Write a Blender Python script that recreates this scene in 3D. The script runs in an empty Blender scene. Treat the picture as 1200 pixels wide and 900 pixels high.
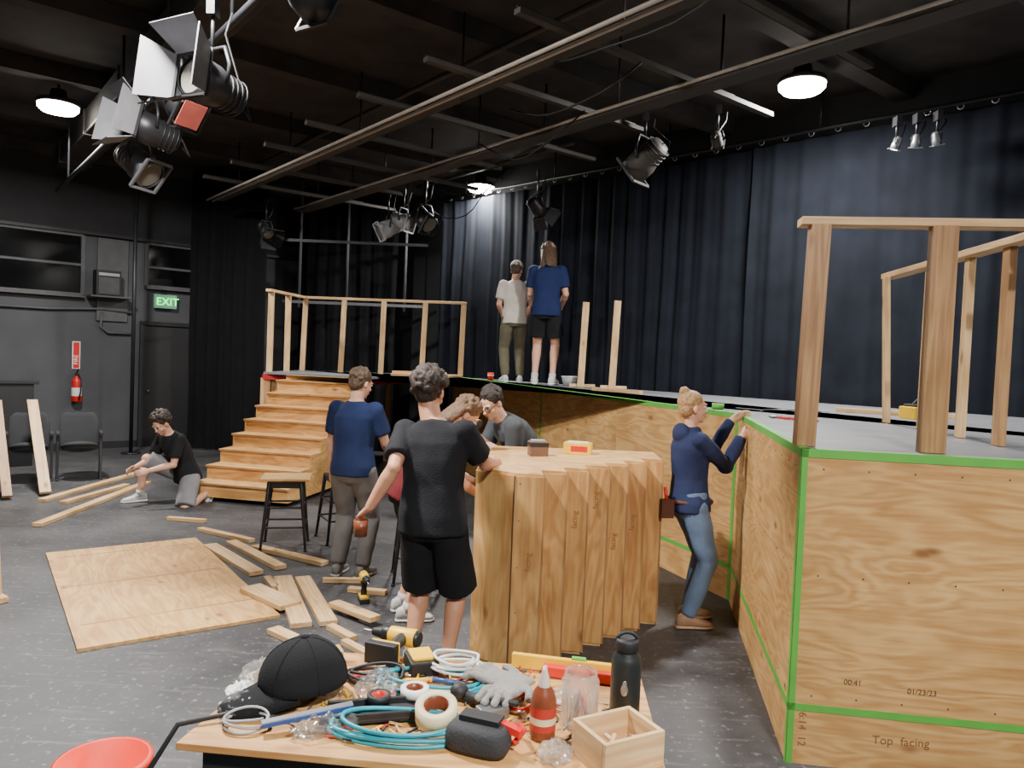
import bpy, bmesh, math, random
from mathutils import Vector, Matrix, noise
random.seed(7)
V=Vector
scene=bpy.context.scene
# ------------------------------------------------------------------ materials
def lin(c): return tuple(((x/255)/12.92 if x/255<=.04045 else (((x/255)+.055)/1.055)**2.4) for x in c)+(1,)
MATS={}
def mat(name,rgb,rough=.6,metal=0,var=.12,scale=8,bump=.0,bscale=60,emit=None,es=0,trans=0,alpha=1,spec=.5,coat=0):
    if name in MATS: return MATS[name]
    m=bpy.data.materials.new(name); m.use_nodes=True
    n=m.node_tree.nodes; l=m.node_tree.links; b=n['Principled BSDF']
    c=lin(rgb)
    at=n.new('ShaderNodeAttribute'); at.attribute_name='gc'
    nz=n.new('ShaderNodeTexNoise'); nz.inputs['Scale'].default_value=scale; nz.inputs['Detail'].default_value=5
    l.new(at.outputs['Vector'],nz.inputs['Vector'])
    r=n.new('ShaderNodeValToRGB'); r.color_ramp.elements[0].position=.3; r.color_ramp.elements[1].position=.7
    r.color_ramp.elements[0].color=tuple(x*(1-var) for x in c[:3])+(1,)
    r.color_ramp.elements[1].color=tuple(min(1,x*(1+var)) for x in c[:3])+(1,)
    l.new(nz.outputs['Fac'],r.inputs['Fac']); l.new(r.outputs['Color'],b.inputs['Base Color'])
    b.inputs['Roughness'].default_value=rough; b.inputs['Metallic'].default_value=metal
    b.inputs['Specular IOR Level'].default_value=spec
    b.inputs['Coat Weight'].default_value=coat
    if trans: b.inputs['Transmission Weight'].default_value=trans
    if alpha<1: b.inputs['Alpha'].default_value=alpha
    if emit: b.inputs['Emission Color'].default_value=lin(emit); b.inputs['Emission Strength'].default_value=es
    if bump:
        n2=n.new('ShaderNodeTexNoise'); n2.inputs['Scale'].default_value=bscale; n2.inputs['Detail'].default_value=4
        l.new(at.outputs['Vector'],n2.inputs['Vector'])
        bp=n.new('ShaderNodeBump'); bp.inputs['Strength'].default_value=bump; bp.inputs['Distance'].default_value=.01
        l.new(n2.outputs['Fac'],bp.inputs['Height']); l.new(bp.outputs['Normal'],b.inputs['Normal'])
    MATS[name]=m; return m
def wood(name,ca,cb,bands=26,knots=True,rough=.55,stretch=(.8,3.6,3.6),bc=.36):
    m=bpy.data.materials.new(name); m.use_nodes=True
    n=m.node_tree.nodes; l=m.node_tree.links; b=n['Principled BSDF']
    at=n.new('ShaderNodeAttribute'); at.attribute_name='gc'
    mp=n.new('ShaderNodeMapping'); mp.inputs['Scale'].default_value=stretch; l.new(at.outputs['Vector'],mp.inputs['Vector'])
    nz=n.new('ShaderNodeTexNoise'); nz.inputs['Scale'].default_value=1.0; nz.inputs['Detail'].default_value=3.5; nz.inputs['Distortion'].default_value=.6
    l.new(mp.outputs['Vector'],nz.inputs['Vector'])
    mu=n.new('ShaderNodeMath'); mu.operation='MULTIPLY'; mu.inputs[1].default_value=bands*6.28; l.new(nz.outputs['Fac'],mu.inputs[0])
    si=n.new('ShaderNodeMath'); si.operation='SINE'; l.new(mu.outputs[0],si.inputs[0])
    mr=n.new('ShaderNodeMapRange'); mr.inputs['From Min'].default_value=-1; l.new(si.outputs[0],mr.inputs['Value']); mr.inputs['To Max'].default_value=bc
    fz=n.new('ShaderNodeTexNoise'); fz.inputs['Scale'].default_value=1; fz.inputs['Detail'].default_value=6
    mp2=n.new('ShaderNodeMapping'); mp2.inputs['Scale'].default_value=(4,60,60); l.new(at.outputs['Vector'],mp2.inputs['Vector']); l.new(mp2.outputs['Vector'],fz.inputs['Vector'])
    ad=n.new('ShaderNodeMath'); ad.operation='MULTIPLY_ADD'; l.new(fz.outputs['Fac'],ad.inputs[0]); ad.inputs[1].default_value=.7; l.new(mr.outputs[0],ad.inputs[2])
    cr=n.new('ShaderNodeValToRGB'); cr.color_ramp.elements[0].color=lin(ca); cr.color_ramp.elements[1].color=lin(cb)
    cr.color_ramp.elements[0].position=.22; cr.color_ramp.elements[1].position=.95
    l.new(ad.outputs[0],cr.inputs['Fac'])
    bl=n.new('ShaderNodeTexNoise'); bl.inputs['Scale'].default_value=2.6; bl.inputs['Detail'].default_value=5; l.new(at.outputs['Vector'],bl.inputs['Vector'])
    br=n.new('ShaderNodeValToRGB'); br.color_ramp.elements[0].position=.3; br.color_ramp.elements[1].position=.7
    br.color_ramp.elements[0].color=(.76,.70,.62,1); br.color_ramp.elements[1].color=(1.04,1.04,1.04,1); l.new(bl.outputs['Fac'],br.inputs['Fac'])
    mx=n.new('ShaderNodeMixRGB'); mx.blend_type='MULTIPLY'; mx.inputs['Fac'].default_value=1; l.new(cr.outputs['Color'],mx.inputs[1]); l.new(br.outputs['Color'],mx.inputs[2])
    out=mx.outputs['Color']
    if knots:
        mp3=n.new('ShaderNodeMapping'); mp3.inputs['Scale'].default_value=(2.4,5,5); l.new(at.outputs['Vector'],mp3.inputs['Vector'])
        vo=n.new('ShaderNodeTexVoronoi'); vo.inputs['Scale'].default_value=1; l.new(mp3.outputs['Vector'],vo.inputs['Vector'])
        kr=n.new('ShaderNodeValToRGB'); kr.color_ramp.elements[0].position=.05; kr.color_ramp.elements[1].position=.14
        kr.color_ramp.elements[0].color=(.8,.8,.8,1); kr.color_ramp.elements[1].color=(0,0,0,1); l.new(vo.outputs['Distance'],kr.inputs['Fac'])
        m2=n.new('ShaderNodeMixRGB'); m2.inputs[2].default_value=lin((122,76,42)); l.new(kr.outputs['Color'],m2.inputs['Fac']); l.new(out,m2.inputs[1]); out=m2.outputs['Color']
    l.new(out,b.inputs['Base Color']); b.inputs['Roughness'].default_value=rough
    bp=n.new('ShaderNodeBump'); bp.inputs['Strength'].default_value=.12; bp.inputs['Distance'].default_value=.003
    l.new(ad.outputs[0],bp.inputs['Height']); l.new(bp.outputs['Normal'],b.inputs['Normal'])
    return m
PLY=wood('plywood',(224,182,118),(182,130,74),bands=12)
PLY2=wood('plywood_riser',(218,172,108),(172,118,64),bands=9)
PINE=wood('pine_lumber',(228,196,148),(190,146,98),bands=8,knots=True,stretch=(.4,6,6))
PINED=wood('pine_lumber_dark',(186,146,100),(140,100,64),bands=9,knots=True,stretch=(.4,6,6))
def floormat():
    m=bpy.data.materials.new('painted_stage_floor'); m.use_nodes=True
    n=m.node_tree.nodes; l=m.node_tree.links; b=n['Principled BSDF']
    tc=n.new('ShaderNodeTexCoord')
    a=n.new('ShaderNodeTexNoise'); a.inputs['Scale'].default_value=1.1; a.inputs['Detail'].default_value=9; a.inputs['Roughness'].default_value=.68; l.new(tc.outputs['Object'],a.inputs['Vector'])
    r=n.new('ShaderNodeValToRGB'); r.color_ramp.elements[0].position=.35; r.color_ramp.elements[1].position=.68
    r.color_ramp.elements[0].color=lin((46,46,49)); r.color_ramp.elements[1].color=lin((78,77,79)); l.new(a.outputs['Fac'],r.inputs['Fac'])
    c=n.new('ShaderNodeTexNoise'); c.inputs['Scale'].default_value=26; c.inputs['Detail'].default_value=6; l.new(tc.outputs['Object'],c.inputs['Vector'])
    cr=n.new('ShaderNodeValToRGB'); cr.color_ramp.elements[0].position=.6; cr.color_ramp.elements[1].position=.68; cr.color_ramp.elements[0].color=(0,0,0,1); cr.color_ramp.elements[1].color=(.6,.6,.6,1)
    l.new(c.outputs['Fac'],cr.inputs['Fac'])
    mp=n.new('ShaderNodeMapping'); mp.inputs['Scale'].default_value=(1.2,12,1); mp.inputs['Rotation'].default_value=(0,0,.7); l.new(tc.outputs['Object'],mp.inputs['Vector'])
    s=n.new('ShaderNodeTexNoise'); s.inputs['Scale'].default_value=2; s.inputs['Detail'].default_value=8; l.new(mp.outputs['Vector'],s.inputs['Vector'])
    sr=n.new('ShaderNodeValToRGB'); sr.color_ramp.elements[0].position=.58; sr.color_ramp.elements[1].position=.68; sr.color_ramp.elements[0].color=(0,0,0,1); sr.color_ramp.elements[1].color=(.4,.4,.4,1)
    l.new(s.outputs['Fac'],sr.inputs['Fac'])
    mx=n.new('ShaderNodeMixRGB'); mx.inputs[2].default_value=lin((124,121,118)); l.new(cr.outputs['Color'],mx.inputs['Fac']); l.new(r.outputs['Color'],mx.inputs[1])
    my=n.new('ShaderNodeMixRGB'); my.inputs[2].default_value=lin((108,104,101)); l.new(sr.outputs['Color'],my.inputs['Fac']); l.new(mx.outputs['Color'],my.inputs[1])
    l.new(my.outputs['Color'],b.inputs['Base Color'])
    rr=n.new('ShaderNodeMapRange'); rr.inputs['To Min'].default_value=.4; rr.inputs['To Max'].default_value=.68; l.new(a.outputs['Fac'],rr.inputs['Value']); l.new(rr.outputs[0],b.inputs['Roughness'])
    bp=n.new('ShaderNodeBump'); bp.inputs['Strength'].default_value=.12; bp.inputs['Distance'].default_value=.01; l.new(a.outputs['Fac'],bp.inputs['Height']); l.new(bp.outputs['Normal'],b.inputs['Normal'])
    return m
FLOOR=floormat()
BLACK=mat('black_paint',(28,28,30),.55)
BLKM=mat('black_metal',(40,40,43),.42,.3)
CEIL=mat('ceiling_black',(56,52,50),.85,var=.35,scale=3)
WALLG=mat('wall_grey_paint',(68,69,73),.75,var=.15,scale=2,bump=.1,bscale=20)
WALLD=mat('wall_dark_paint',(34,34,37),.8)
CURT=mat('curtain_velour',(25,28,35),.95,var=.22,scale=3,bump=.2,bscale=150,spec=.1)
DRAPE=mat('black_drape',(24,24,27),.95,spec=.1)
GREEN=mat('green_painter_tape',(92,172,66),.6,var=.08)
DECK=mat('deck_grey_paint',(116,118,123),.5,var=.15,scale=4,bump=.05)
REDP=mat('red_fascia',(170,28,32),.5)
GREY=mat('grey_metal',(130,132,136),.4,.7)
SILV=mat('silver_metal',(190,190,192),.3,.9)
GREYP=mat('pale_grey_plastic',(150,152,156),.5)
INK=mat('marker_ink',(132,92,58),.8)
INK_SHADE=mat('stamp_ink_shade',(92,64,42),.8)
WHITE=mat('white_plastic',(225,225,222),.5)
YEL=mat('yellow_plastic',(240,190,20),.4)
RED=mat('red_plastic',(205,35,28),.4)
ORANGE=mat('orange_plastic',(222,52,28),.4)
BROWN=mat('brown_plastic',(120,62,38),.35)
TEAL=mat('teal_hose',(30,140,158),.4)
BLUE=mat('blue_paint',(40,70,130),.4)
CREAM=mat('masking_tape',(214,200,160),.6)
GLASSD=mat('dark_window_glass',(12,12,14),.12,spec=.5)
FRAME=mat('window_frame_grey',(78,78,80),.6)
LENS=mat('lamp_lens',(104,100,92),.25,spec=.6)
RUB=mat('black_rubber',(26,26,28),.6)
CLEAR=mat('clear_plastic',(235,240,240),.12,trans=.85,alpha=.5,spec=.6)
# ------------------------------------------------------------------ mesh builder
def perp(d):
    d=d.normalized(); a=V((0,0,1)) if abs(d.z)<.9 else V((1,0,0))
    r=d.cross(a).normalized(); return r, r.cross(d).normalized()
class MB:
    def __init__(s): s.v=[];s.f=[];s.m=[];s.s=[];s.g=[];s.mats=[]
    def mi(s,m):
        if m not in s.mats: s.mats.append(m)
        return s.mats.index(m)
    def add(s,vs,fs,m,smooth=False,gc=None):
        o=len(s.v); s.v+= [tuple(p) for p in vs]
        off=V((random.uniform(-20,20),random.uniform(-20,20),random.uniform(-20,20)))
        s.g+= [tuple(V(p)+off) for p in (gc if gc else vs)]
        k=s.mi(m)
        for f in fs: s.f.append(tuple(i+o for i in f)); s.m.append(k); s.s.append(smooth)
    def box(s,c,size,m,R=None):
        R=R or Matrix.Identity(3); c=V(c); hx,hy,hz=[a/2 for a in size]
        L=[V((x,y,z)) for x in(-hx,hx) for y in(-hy,hy) for z in(-hz,hz)]
        order=sorted(range(3),key=lambda i:-size[i])
        g=[V((p[order[0]],p[order[1]],p[order[2]])) for p in L]
        s.add([c+R@p for p in L],[(0,1,3,2),(4,6,7,5),(0,4,5,1),(2,3,7,6),(0,2,6,4),(1,5,7,3)],m,False,g)
    def beam(s,p0,p1,w,h,m,up=(0,0,1)):
        p0=V(p0);p1=V(p1);x=(p1-p0).normalized();u=V(up)
        if abs(x.dot(u))>.99:u=V((0,1,0))
        y=u.cross(x).normalized(); z=x.cross(y)
        s.box((p0+p1)/2,((p1-p0).length,w,h),m,Matrix((x,y,z)).transposed())
    def prism(s,poly,z0,z1,m):
        n=len(poly); vs=[(x,y,z0) for x,y in poly]+[(x,y,z1) for x,y in poly]
        fs=[tuple(range(n))[::-1],tuple(range(n,2*n))]+[(i,(i+1)%n,n+(i+1)%n,n+i) for i in range(n)]
        s.add(vs,fs,m)
    def loft(s,rings,m,smooth=True,cap=True):
        n=len(rings[0]); vs=[p for r in rings for p in r]; fs=[]
        for k in range(len(rings)-1):
            for i in range(n): fs.append((k*n+i,k*n+(i+1)%n,(k+1)*n+(i+1)%n,(k+1)*n+i))
        if cap: fs.append(tuple(range(n))[::-1]); fs.append(tuple(range((len(rings)-1)*n,len(rings)*n)))
        s.add(vs,fs,m,smooth)
    def cyl(s,p0,p1,r0,r1,m,n=20,smooth=True):
        p0=V(p0);p1=V(p1);r,u=perp(p1-p0)
        s.loft([[p0+(r*math.cos(a)+u*math.sin(a))*r0 for a in [2*math.pi*i/n for i in range(n)]],[p1+(r*math.cos(a)+u*math.sin(a))*r1 for a in [2*math.pi*i/n for i in range(n)]]],m,smooth)
    def tube(s,pts,rad,m,n=10):
        pts=[V(p) for p in pts]
        if not hasattr(rad,'__len__'): rad=[rad]*len(pts)
        rings=[];r0=None
        for i,p in enumerate(pts):
            t=(pts[min(i+1,len(pts)-1)]-pts[max(i-1,0)]); t=t.normalized() if t.length>1e-6 else V((0,0,1))
            if r0 is None: r0,_=perp(t)
            r=(r0-t*r0.dot(t)); r=r.normalized() if r.length>1e-4 else perp(t)[0]; r0=r; u=t.cross(r)
            rings.append([p+(r*math.cos(2*math.pi*k/n)+u*math.sin(2*math.pi*k/n))*rad[i] for k in range(n)])
        s.loft(rings,m)
    def ell(s,c,r,m,R=None,nu=20,nv=12,smooth=True,fn=None):
        R=R or Matrix.Identity(3);c=V(c);vs=[];fs=[]
        for j in range(1,nv):
            ph=math.pi*j/nv
            for i in range(nu):
                th=2*math.pi*i/nu; p=V((math.sin(ph)*math.cos(th),math.sin(ph)*math.sin(th),math.cos(ph)))
                q=V((p.x*r[0],p.y*r[1],p.z*r[2])); 
                if fn: q=fn(q,p)
                vs.append(c+R@q)
        t=V((0,0,r[2])); vs.append(c+R@(fn(t,V((0,0,1))) if fn else t)); b=V((0,0,-r[2])); vs.append(c+R@(fn(b,V((0,0,-1))) if fn else b))
        T=len(vs)-2;B=T+1
        for i in range(nu):
            fs.append((T,i,(i+1)%nu)); fs.append((B,(nv-2)*nu+(i+1)%nu,(nv-2)*nu+i))
            for j in range(nv-2): fs.append((j*nu+i,(j+1)*nu+i,(j+1)*nu+(i+1)%nu,j*nu+(i+1)%nu))
        s.add(vs,fs,m,smooth)
    def lathe(s,prof,c,m,R=None,n=28,cap=False,smooth=True):
        R=R or Matrix.Identity(3);c=V(c)
        s.loft([[c+R@V((r*math.cos(2*math.pi*i/n),r*math.sin(2*math.pi*i/n),z)) for i in range(n)] for r,z in prof],m,smooth,cap)
    def torus(s,c,R0,r,m,R=None,n=28,k=10,sz=1):
        R=R or Matrix.Identity(3);c=V(c);rings=[]
        for i in range(n+1):
            a=2*math.pi*i/n; rings.append([c+R@V(((R0+r*math.cos(b))*math.cos(a),(R0+r*math.cos(b))*math.sin(a),sz*r*math.sin(b))) for b in [2*math.pi*j/k for j in range(k)]])
        s.loft(rings,m,True,False)
    def text(s,txt,size,M,m):
        cu=bpy.data.curves.new('t','FONT'); cu.body=txt; cu.size=size; cu.extrude=.0004
        o=bpy.data.objects.new('t',cu); scene.collection.objects.link(o)
        dg=bpy.context.evaluated_depsgraph_get(); me=bpy.data.meshes.new_from_object(o.evaluated_get(dg))
        s.add([M@v.co for v in me.vertices],[tuple(p.vertices) for p in me.polygons],m)
        bpy.data.objects.remove(o)
    def mesh(s,name):
        me=bpy.data.meshes.new(name); me.from_pydata(s.v,[],s.f)
        for m in s.mats: me.materials.append(m)
        me.polygons.foreach_set('material_index',s.m); me.polygons.foreach_set('use_smooth',s.s)
        a=me.attributes.new('gc','FLOAT_VECTOR','POINT'); a.data.foreach_set('vector',[x for g in s.g for x in g])
        bm=bmesh.new(); bm.from_mesh(me); bmesh.ops.recalc_face_normals(bm,faces=bm.faces); bm.to_mesh(me); bm.free()
        return me
    def build(s,name,bevel=0):
        o=bpy.data.objects.new(name,s.mesh(name)); scene.collection.objects.link(o)
        if bevel:
            b=o.modifiers.new('bevel','BEVEL'); b.width=bevel; b.segments=2; b.limit_method='ANGLE'; b.angle_limit=.9
        return o
def RZ(d): return Matrix.Rotation(math.radians(d),3,'Z')
def basis(x,y,z): return Matrix((x,y,z)).transposed()
def M4(R,t): 
    M=R.to_4x4(); M.translation=V(t); return M

ZS=1.49; HC=5.0
# ------------------------------------------------------------------ room shell
bdir=V((.7317,.6816,0)); cdir=V((-.709,.705,0)); W0=V((-6.92,13.0,0))
b=MB(); b.add([(-20,-14,0),(18,-14,0),(18,22,0),(-20,22,0)],[(0,1,2,3)],FLOOR); b.build('floor')
b=MB(); b.box((-1,4,HC+.1),(38,36,.2),CEIL); b.build('ceiling')
def wall(name,p,q,m,h=HC,t=.15):
    b=MB(); b.beam((p[0],p[1],h/2),(q[0],q[1],h/2),t,h,m); return b.build(name)
kA=W0-bdir*7; kB=W0+bdir*4.5
nrm=V((-bdir.y,bdir.x,0))
wall('wall_back',kA+nrm*.08,kB+nrm*.08,WALLG)
kC=kB-cdir*24; kD=kA-cdir*24
wall('wall_right',kB,kC,WALLD); wall('wall_left',kA,kD,WALLD); wall('wall_front',kC,kD,WALLD)
def onW(s,z,off=0): p=W0+bdir*s-nrm*off; return V((p.x,p.y,z))
b=MB(); b.beam(onW(-6.8,.06,.012),onW(.40,.06,.012),.02,.12,BLACK); b.build('baseboard_back')
b=MB(); b.beam(onW(-6.9,4.3,.015),onW(4.3,4.3,.015),.03,1.34,WALLD); b.beam(onW(-6.9,3.65,.05),onW(4.3,3.65,.05),.1,.05,BLACK); b.build('trim_1')
def window(name,s0,s1,z0,z1,mull,bar):
    b=MB(); b.beam(onW(s0,(z0+z1)/2,.012),onW(s1,(z0+z1)/2,.012),.02,z1-z0,GLASSD)
    for s in [s0,s1]+mull: b.beam(onW(s,z0,.03),onW(s,z1,.03),.045,.06,FRAME,up=(bdir.x,bdir.y,0))
    for z in (z0,z1,z0+(z1-z0)*bar): b.beam(onW(s0,z,.03),onW(s1,z,.03),.05,.04,FRAME)
    b.beam(onW(s0-.02,z0-.04,.06),onW(s1+.02,z0-.04,.06),.12,.03,FRAME)
    return b.build(name)
window('window_1',-5.6,-2.0,2.62,3.6,[-4.4,-3.25,-2.95],.55)
window('window_2',-1.75,-.5,2.62,3.6,[],.5)
window('window_3',.5,2.6,2.86,3.6,[1.5],.45)
b=MB(); b.beam(onW(-.28,2.9,.022),onW(.2,2.9,.022),.04,1.4,FRAME); b.build('trim_2')
b=MB(); b.beam(onW(.47,1.07,.018),onW(1.42,1.07,.018),.03,2.14,BLACK)
for s in(.45,1.44): b.beam(onW(s,0,.037),onW(s,2.2,.037),.07,.07,WALLD,up=(bdir.x,bdir.y,0))
b.beam(onW(.42,2.2,.037),onW(1.47,2.2,.037),.07,.07,WALLD); b.cyl(onW(.56,1.0,.03),onW(.56,1.0,.09),.02,.02,SILV); b.build('door_1')
b=MB(); e=onW(-.57,0,.09)
b.lathe([(.0,.82),(.07,.82),(.078,.84),(.078,1.15),(.06,1.21),(.025,1.24),(.025,1.27),(0,1.27)],e,RED,n=24)
b.lathe([(.079,.92),(.079,1.06)],e,WHITE,n=24); b.box(e+V((0,0,1.29)),(.05,.09,.03),BLKM,RZ(40)); b.beam(e+V((0,0,1.31)),e+V((.06,-.07,1.37)),.02,.012,BLKM)
b.tube([e+V((.02,0,1.27)),e+V((.10,-.05,1.2)),e+V((.1,-.06,1.0)),e+V((.07,-.06,.86))],.012,RUB); b.build('fire_extinguisher')
b=MB(); b.beam(onW(-.63,1.6,.01),onW(-.51,1.6,.01),.012,.46,WHITE); b.beam(onW(-.615,1.6,.018),onW(-.525,1.6,.018),.01,.43,RED)
Mx=M4(basis(V((0,0,1)),-bdir,-nrm),onW(-.545,1.44,.025)); b.text('FIRE',.09,Mx,WHITE); b.build('fire_extinguisher_sign')
EG=mat('exit_glow',(20,230,110),.5,emit=(20,255,90),es=2.6); EB=mat('exit_body',(120,160,140),.5,emit=(60,150,100),es=.15)
b=MB(); b.beam(onW(.62,2.60,.09),onW(1.0,2.60,.09),.06,.24,EB); b.text('EXIT',.19,M4(basis(bdir,V((0,0,1)),-nrm),onW(.645,2.535,.125)),EG); b.beam(onW(.81,2.6,.03),onW(.81,2.78,.03),.05,.04,BLKM); b.build('exit_sign')
b=MB(); b.beam(onW(-.36,2.83,.2),onW(.02,2.83,.2),.24,.42,BLACK); b.beam(onW(-.33,2.78,.33),onW(-.01,2.78,.33),.01,.28,mat('grille',(70,70,72),.8)); b.beam(onW(-.33,2.97,.33),onW(-.01,2.97,.33),.01,.05,GREYP); b.beam(onW(-.45,2.6,.2),onW(.2,2.6,.2),.3,.03,FRAME); b.build('guitar_amplifier',.008)
b=MB()
b.tube([onW(-2.4,2.35,.05),onW(-1.0,2.35,.05),onW(-.2,2.4,.05),onW(.3,2.36,.05)],.02,FRAME); b.tube([onW(-.2,2.35,.05),onW(-.22,2.1,.05),onW(-.1,2.0,.05),onW(.3,2.0,.05)],.02,FRAME); b.build('wall_conduit')
b=MB(); b.cyl((-6.3,12.45,0),(-6.3,12.45,HC-.01),.03,.03,BLKM); b.cyl((-6.3,12.45,0),(-6.3,12.45,.02),.15,.15,BLKM); b.build('lighting_boom_pole')
def drape(name,p,q,z0,z1,m,amp=.05,wl=.22,seed=0):
    p=V(p);q=V(q);d=q-p;L=d.length;d.normalize();nn=V((-d.y,d.x,0));N=int(L/.02);NZ=26;vs=[];fs=[]
    for j in range(NZ+1):
        z=z0+(z1-z0)*j/NZ; tt=j/NZ
        for i in range(N+1):
            s=L*i/N; ph=s/wl*2*math.pi+3.5*noise.noise(V((s*.7+seed,tt*.3,seed)))
            a=amp*(.35+1.1*abs(noise.noise(V((s*.8,3+seed,tt*.7)))))*(1-.35*tt)
            o=a*math.sin(ph)+.35*a*math.sin(2.3*ph+1)+.05*noise.noise(V((s*1.3,z*.6,seed)))
            vs.append(p+d*s+nn*o+V((0,0,z)))
    for j in range(NZ):
        for i in range(N): k=j*(N+1)+i; fs.append((k,k+1,k+N+2,k+N+1))
    b=MB(); b.add(vs,fs,m,True); return b
p0=V((6.9,5.03,0)); p1=V((-1.32,13.2,0)); dd=(p1-p0).normalized(); Lc=(p1-p0).length
b=drape('x',p0,p0+dd*(Lc*.50),.02,4.48,CURT,.034,.36,1); b.build('stage_curtain')
b=drape('x',p0+dd*(Lc*.495)+V((.07,.07,0)),p1,.02,4.48,CURT,.036,.3,5); b.build('stage_curtain')
b=MB(); b.cyl(p0+V((0,0,4.56)),p1+V((-.3,.3,4.56)),.024,.024,BLKM)
s=0
while s<Lc: 
    q=p0+dd*s; b.torus(q+V((0,0,4.53)),.03,.006,SILV,basis(dd,V((0,0,1)),dd.cross(V((0,0,1)))),n=12,k=6); s+=.3
for s in (1,3,5,7,9,11): q=p0+dd*s; b.cyl(q+V((0,0,4.56)),q+V((0,0,HC-.01)),.012,.012,BLKM,8)
b.build('curtain_rod')
drape('x',(-5.75,13.3,0),(-4.3,13.0,0),.02,4.9,DRAPE,.05,.25,3).build('masking_drape')
drape('x',(-4.2,14.6,0),(-2.2,13.9,0),.02,4.9,DRAPE,.04,.3,9).build('masking_drape')
b=MB()
for x in(-3.9,-3.05,-2.0): b.cyl((x,13.6,2.6),(x,13.6,HC-.01),.025,.025,FRAME)
b.beam((-4.2,13.6,2.7),(-1.6,13.6,2.7),.05,.05,FRAME); b.beam((-4.2,13.6,3.8),(-1.6,13.6,3.8),.05,.05,BLKM); b.build('rear_pipe_frame')
# ------------------------------------------------------------------ ceiling grid
pd=V((-.627,.779,0)); pn=V((.779,.627,0)); GZ=4.2
def gpipe(b,p,l0,l1,z,r,m): p=V(p); b.cyl(p+pd*l0+V((0,0,z)),p+pd*l1+V((0,0,z)),r,r,m,10)
PIPE=mat('grid_pipe',(176,166,156),.45,.05); DKP=mat('grid_dark',(66,62,59),.6,.1)
b=MB()
for o in(0,.06,.13,.17): gpipe(b,V((2.62,4.78,0))+pn*o,-2.5,10.2,GZ+.03*(o>.1),.014,PIPE)
b.beam(V((2.72,4.85,GZ-.03))+pd*-2.5,V((2.72,4.85,GZ-.03))+pd*10.2,.2,.018,DKP)
for k in range(6): q=V((2.7,4.83,0))+pd*(-1.5+2.2*k); b.cyl(q+V((0,0,GZ)),q+V((0,0,HC-.01)),.01,.01,BLKM,8)
b.build('lighting_pipe_grid')
b=MB()
for o in(0,.09,): gpipe(b,V((.84,4.93,0))+pn*o,-2.5,9.4,GZ,.017,PIPE)
b.beam(V((1.0,5.04,GZ+.03))+pd*-2.5,V((1.0,5.04,GZ+.03))+pd*9.4,.12,.035,DKP)
for k in range(6): q=V((1.0,5.04,0))+pd*(-1.5+2.0*k); b.cyl(q+V((0,0,GZ)),q+V((0,0,HC-.01)),.01,.01,BLKM,8)
b.build('lighting_pipe_grid')
for k in range(-1,8):
    b=MB()
    c=V((1.8,4.87,0))+pd*(k*1.2+.35); z=GZ+.09
    b.beam(c-pn*1.15+V((0,0,z)),c+pn*(1.5+.5*(k%2))+V((0,0,z)),.07,.04,DKP)
    b.beam(c-pn*1.15+V((0,0,z+.03)),c+pn*1.4+V((0,0,z+.03)),.02,.02,BLKM)
    if k%2: b.cyl(c+pn*1.2+V((0,0,z)),c+pn*1.2+V((0,0,HC-.01)),.012,.012,BLKM,8)
    b.build('steel_strut')
for k in range(-2,6):
    b=MB(); c=V((-3.5,7.5,0))+pd*(k*2.1)
    b.beam(c-pn*4+V((0,0,4.9)),c+pn*7+V((0,0,4.9)),.2,.19,CEIL); b.build('ceiling_joist')
b=MB(); c=V((-2.6,6.3,0))
b.beam(c-pd*4+V((0,0,4.64)),c+pd*7+V((0,0,4.64)),.4,.3,CEIL)
for k in range(6): q=c+pd*(-3.5+2*k); b.beam(q-pn*.22+V((0,0,4.64)),q+pn*.22+V((0,0,4.64)),.03,.33,DKP)
b.build('air_duct',.01)
for o,l0,l1 in((-4.2,-2,5),(3.0,1,5.0),(.4,-3,6)):
    b=MB(); gpipe(b,V((-1,7.5,0))+pn*o,l0,l1,4.76,.03,DKP); b.build('sprinkler_pipe')
b=MB(); gpipe(b,(-1.15,4.0,0),-3,8.6,3.95,.024,BLKM)
for k in(-2,1.2,4.4,7.6): c=V((-1.15,4.0,0))+pd*k; b.cyl(c+V((0,0,3.95)),c+V((0,0,HC-.01)),.014,.014,BLKM,8)
b.build('lighting_batten')
for sd in range(6):
    b=MB(); c=V((1.2+sd*.3,4.7+sd*.4,GZ-.02))+pd*(sd*1.0); pts=[c+pd*(.2*i)+V((0,0,-.2*math.sin(math.pi*i/8)*(.5+.5*(sd%3))))+pn*.04*math.sin(i+sd) for i in range(9)]
    b.tube(pts,.008,RUB,6); b.build('power_cable')
# ------------------------------------------------------------------ high bay lights
GLOW=mat('led_diffuser',(255,250,240),.5,emit=(255,250,240),es=26)
def highbay(x,y,P=420,z=4.6):
    b=MB(); b.lathe([(0,z+.2),(.08,z+.2),(.1,z+.1),(.22,z+.07),(.235,z+.03),(.22,z+.02)],(x,y,0),DKP,n=32); b.lathe([(.22,z+.02),(.215,z-.02),(.18,z-.055),(.1,z-.072),(0,z-.075)],(x,y,0),GLOW,n=32); b.cyl((x,y,z+.18),(x,y,HC-.01),.015,.015,DKP)
    o=b.build('round_ceiling_light')
    L=bpy.data.lights.new('lamp','AREA'); L.shape='DISK'; L.size=.40; L.energy=P; L.color=(1,.97,.92)
    lo=bpy.data.objects.new('lamp',L); scene.collection.objects.link(lo); lo.location=(x,y,z-.08); lo.parent=o
for x,y,P in[(2.7,7.4,215),(-5.5,9.0,300),(-.64,12.4,190),(6.0,2.4,170),(-2.1,4.0,400),(1.2,-1.0,440),(-5.5,-.4,260)]: highbay(x,y,P)
WB=mat('barn_grey_light',(128,128,132),.5)
BG=mat('barn_grey',(96,96,100),.5)
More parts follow.
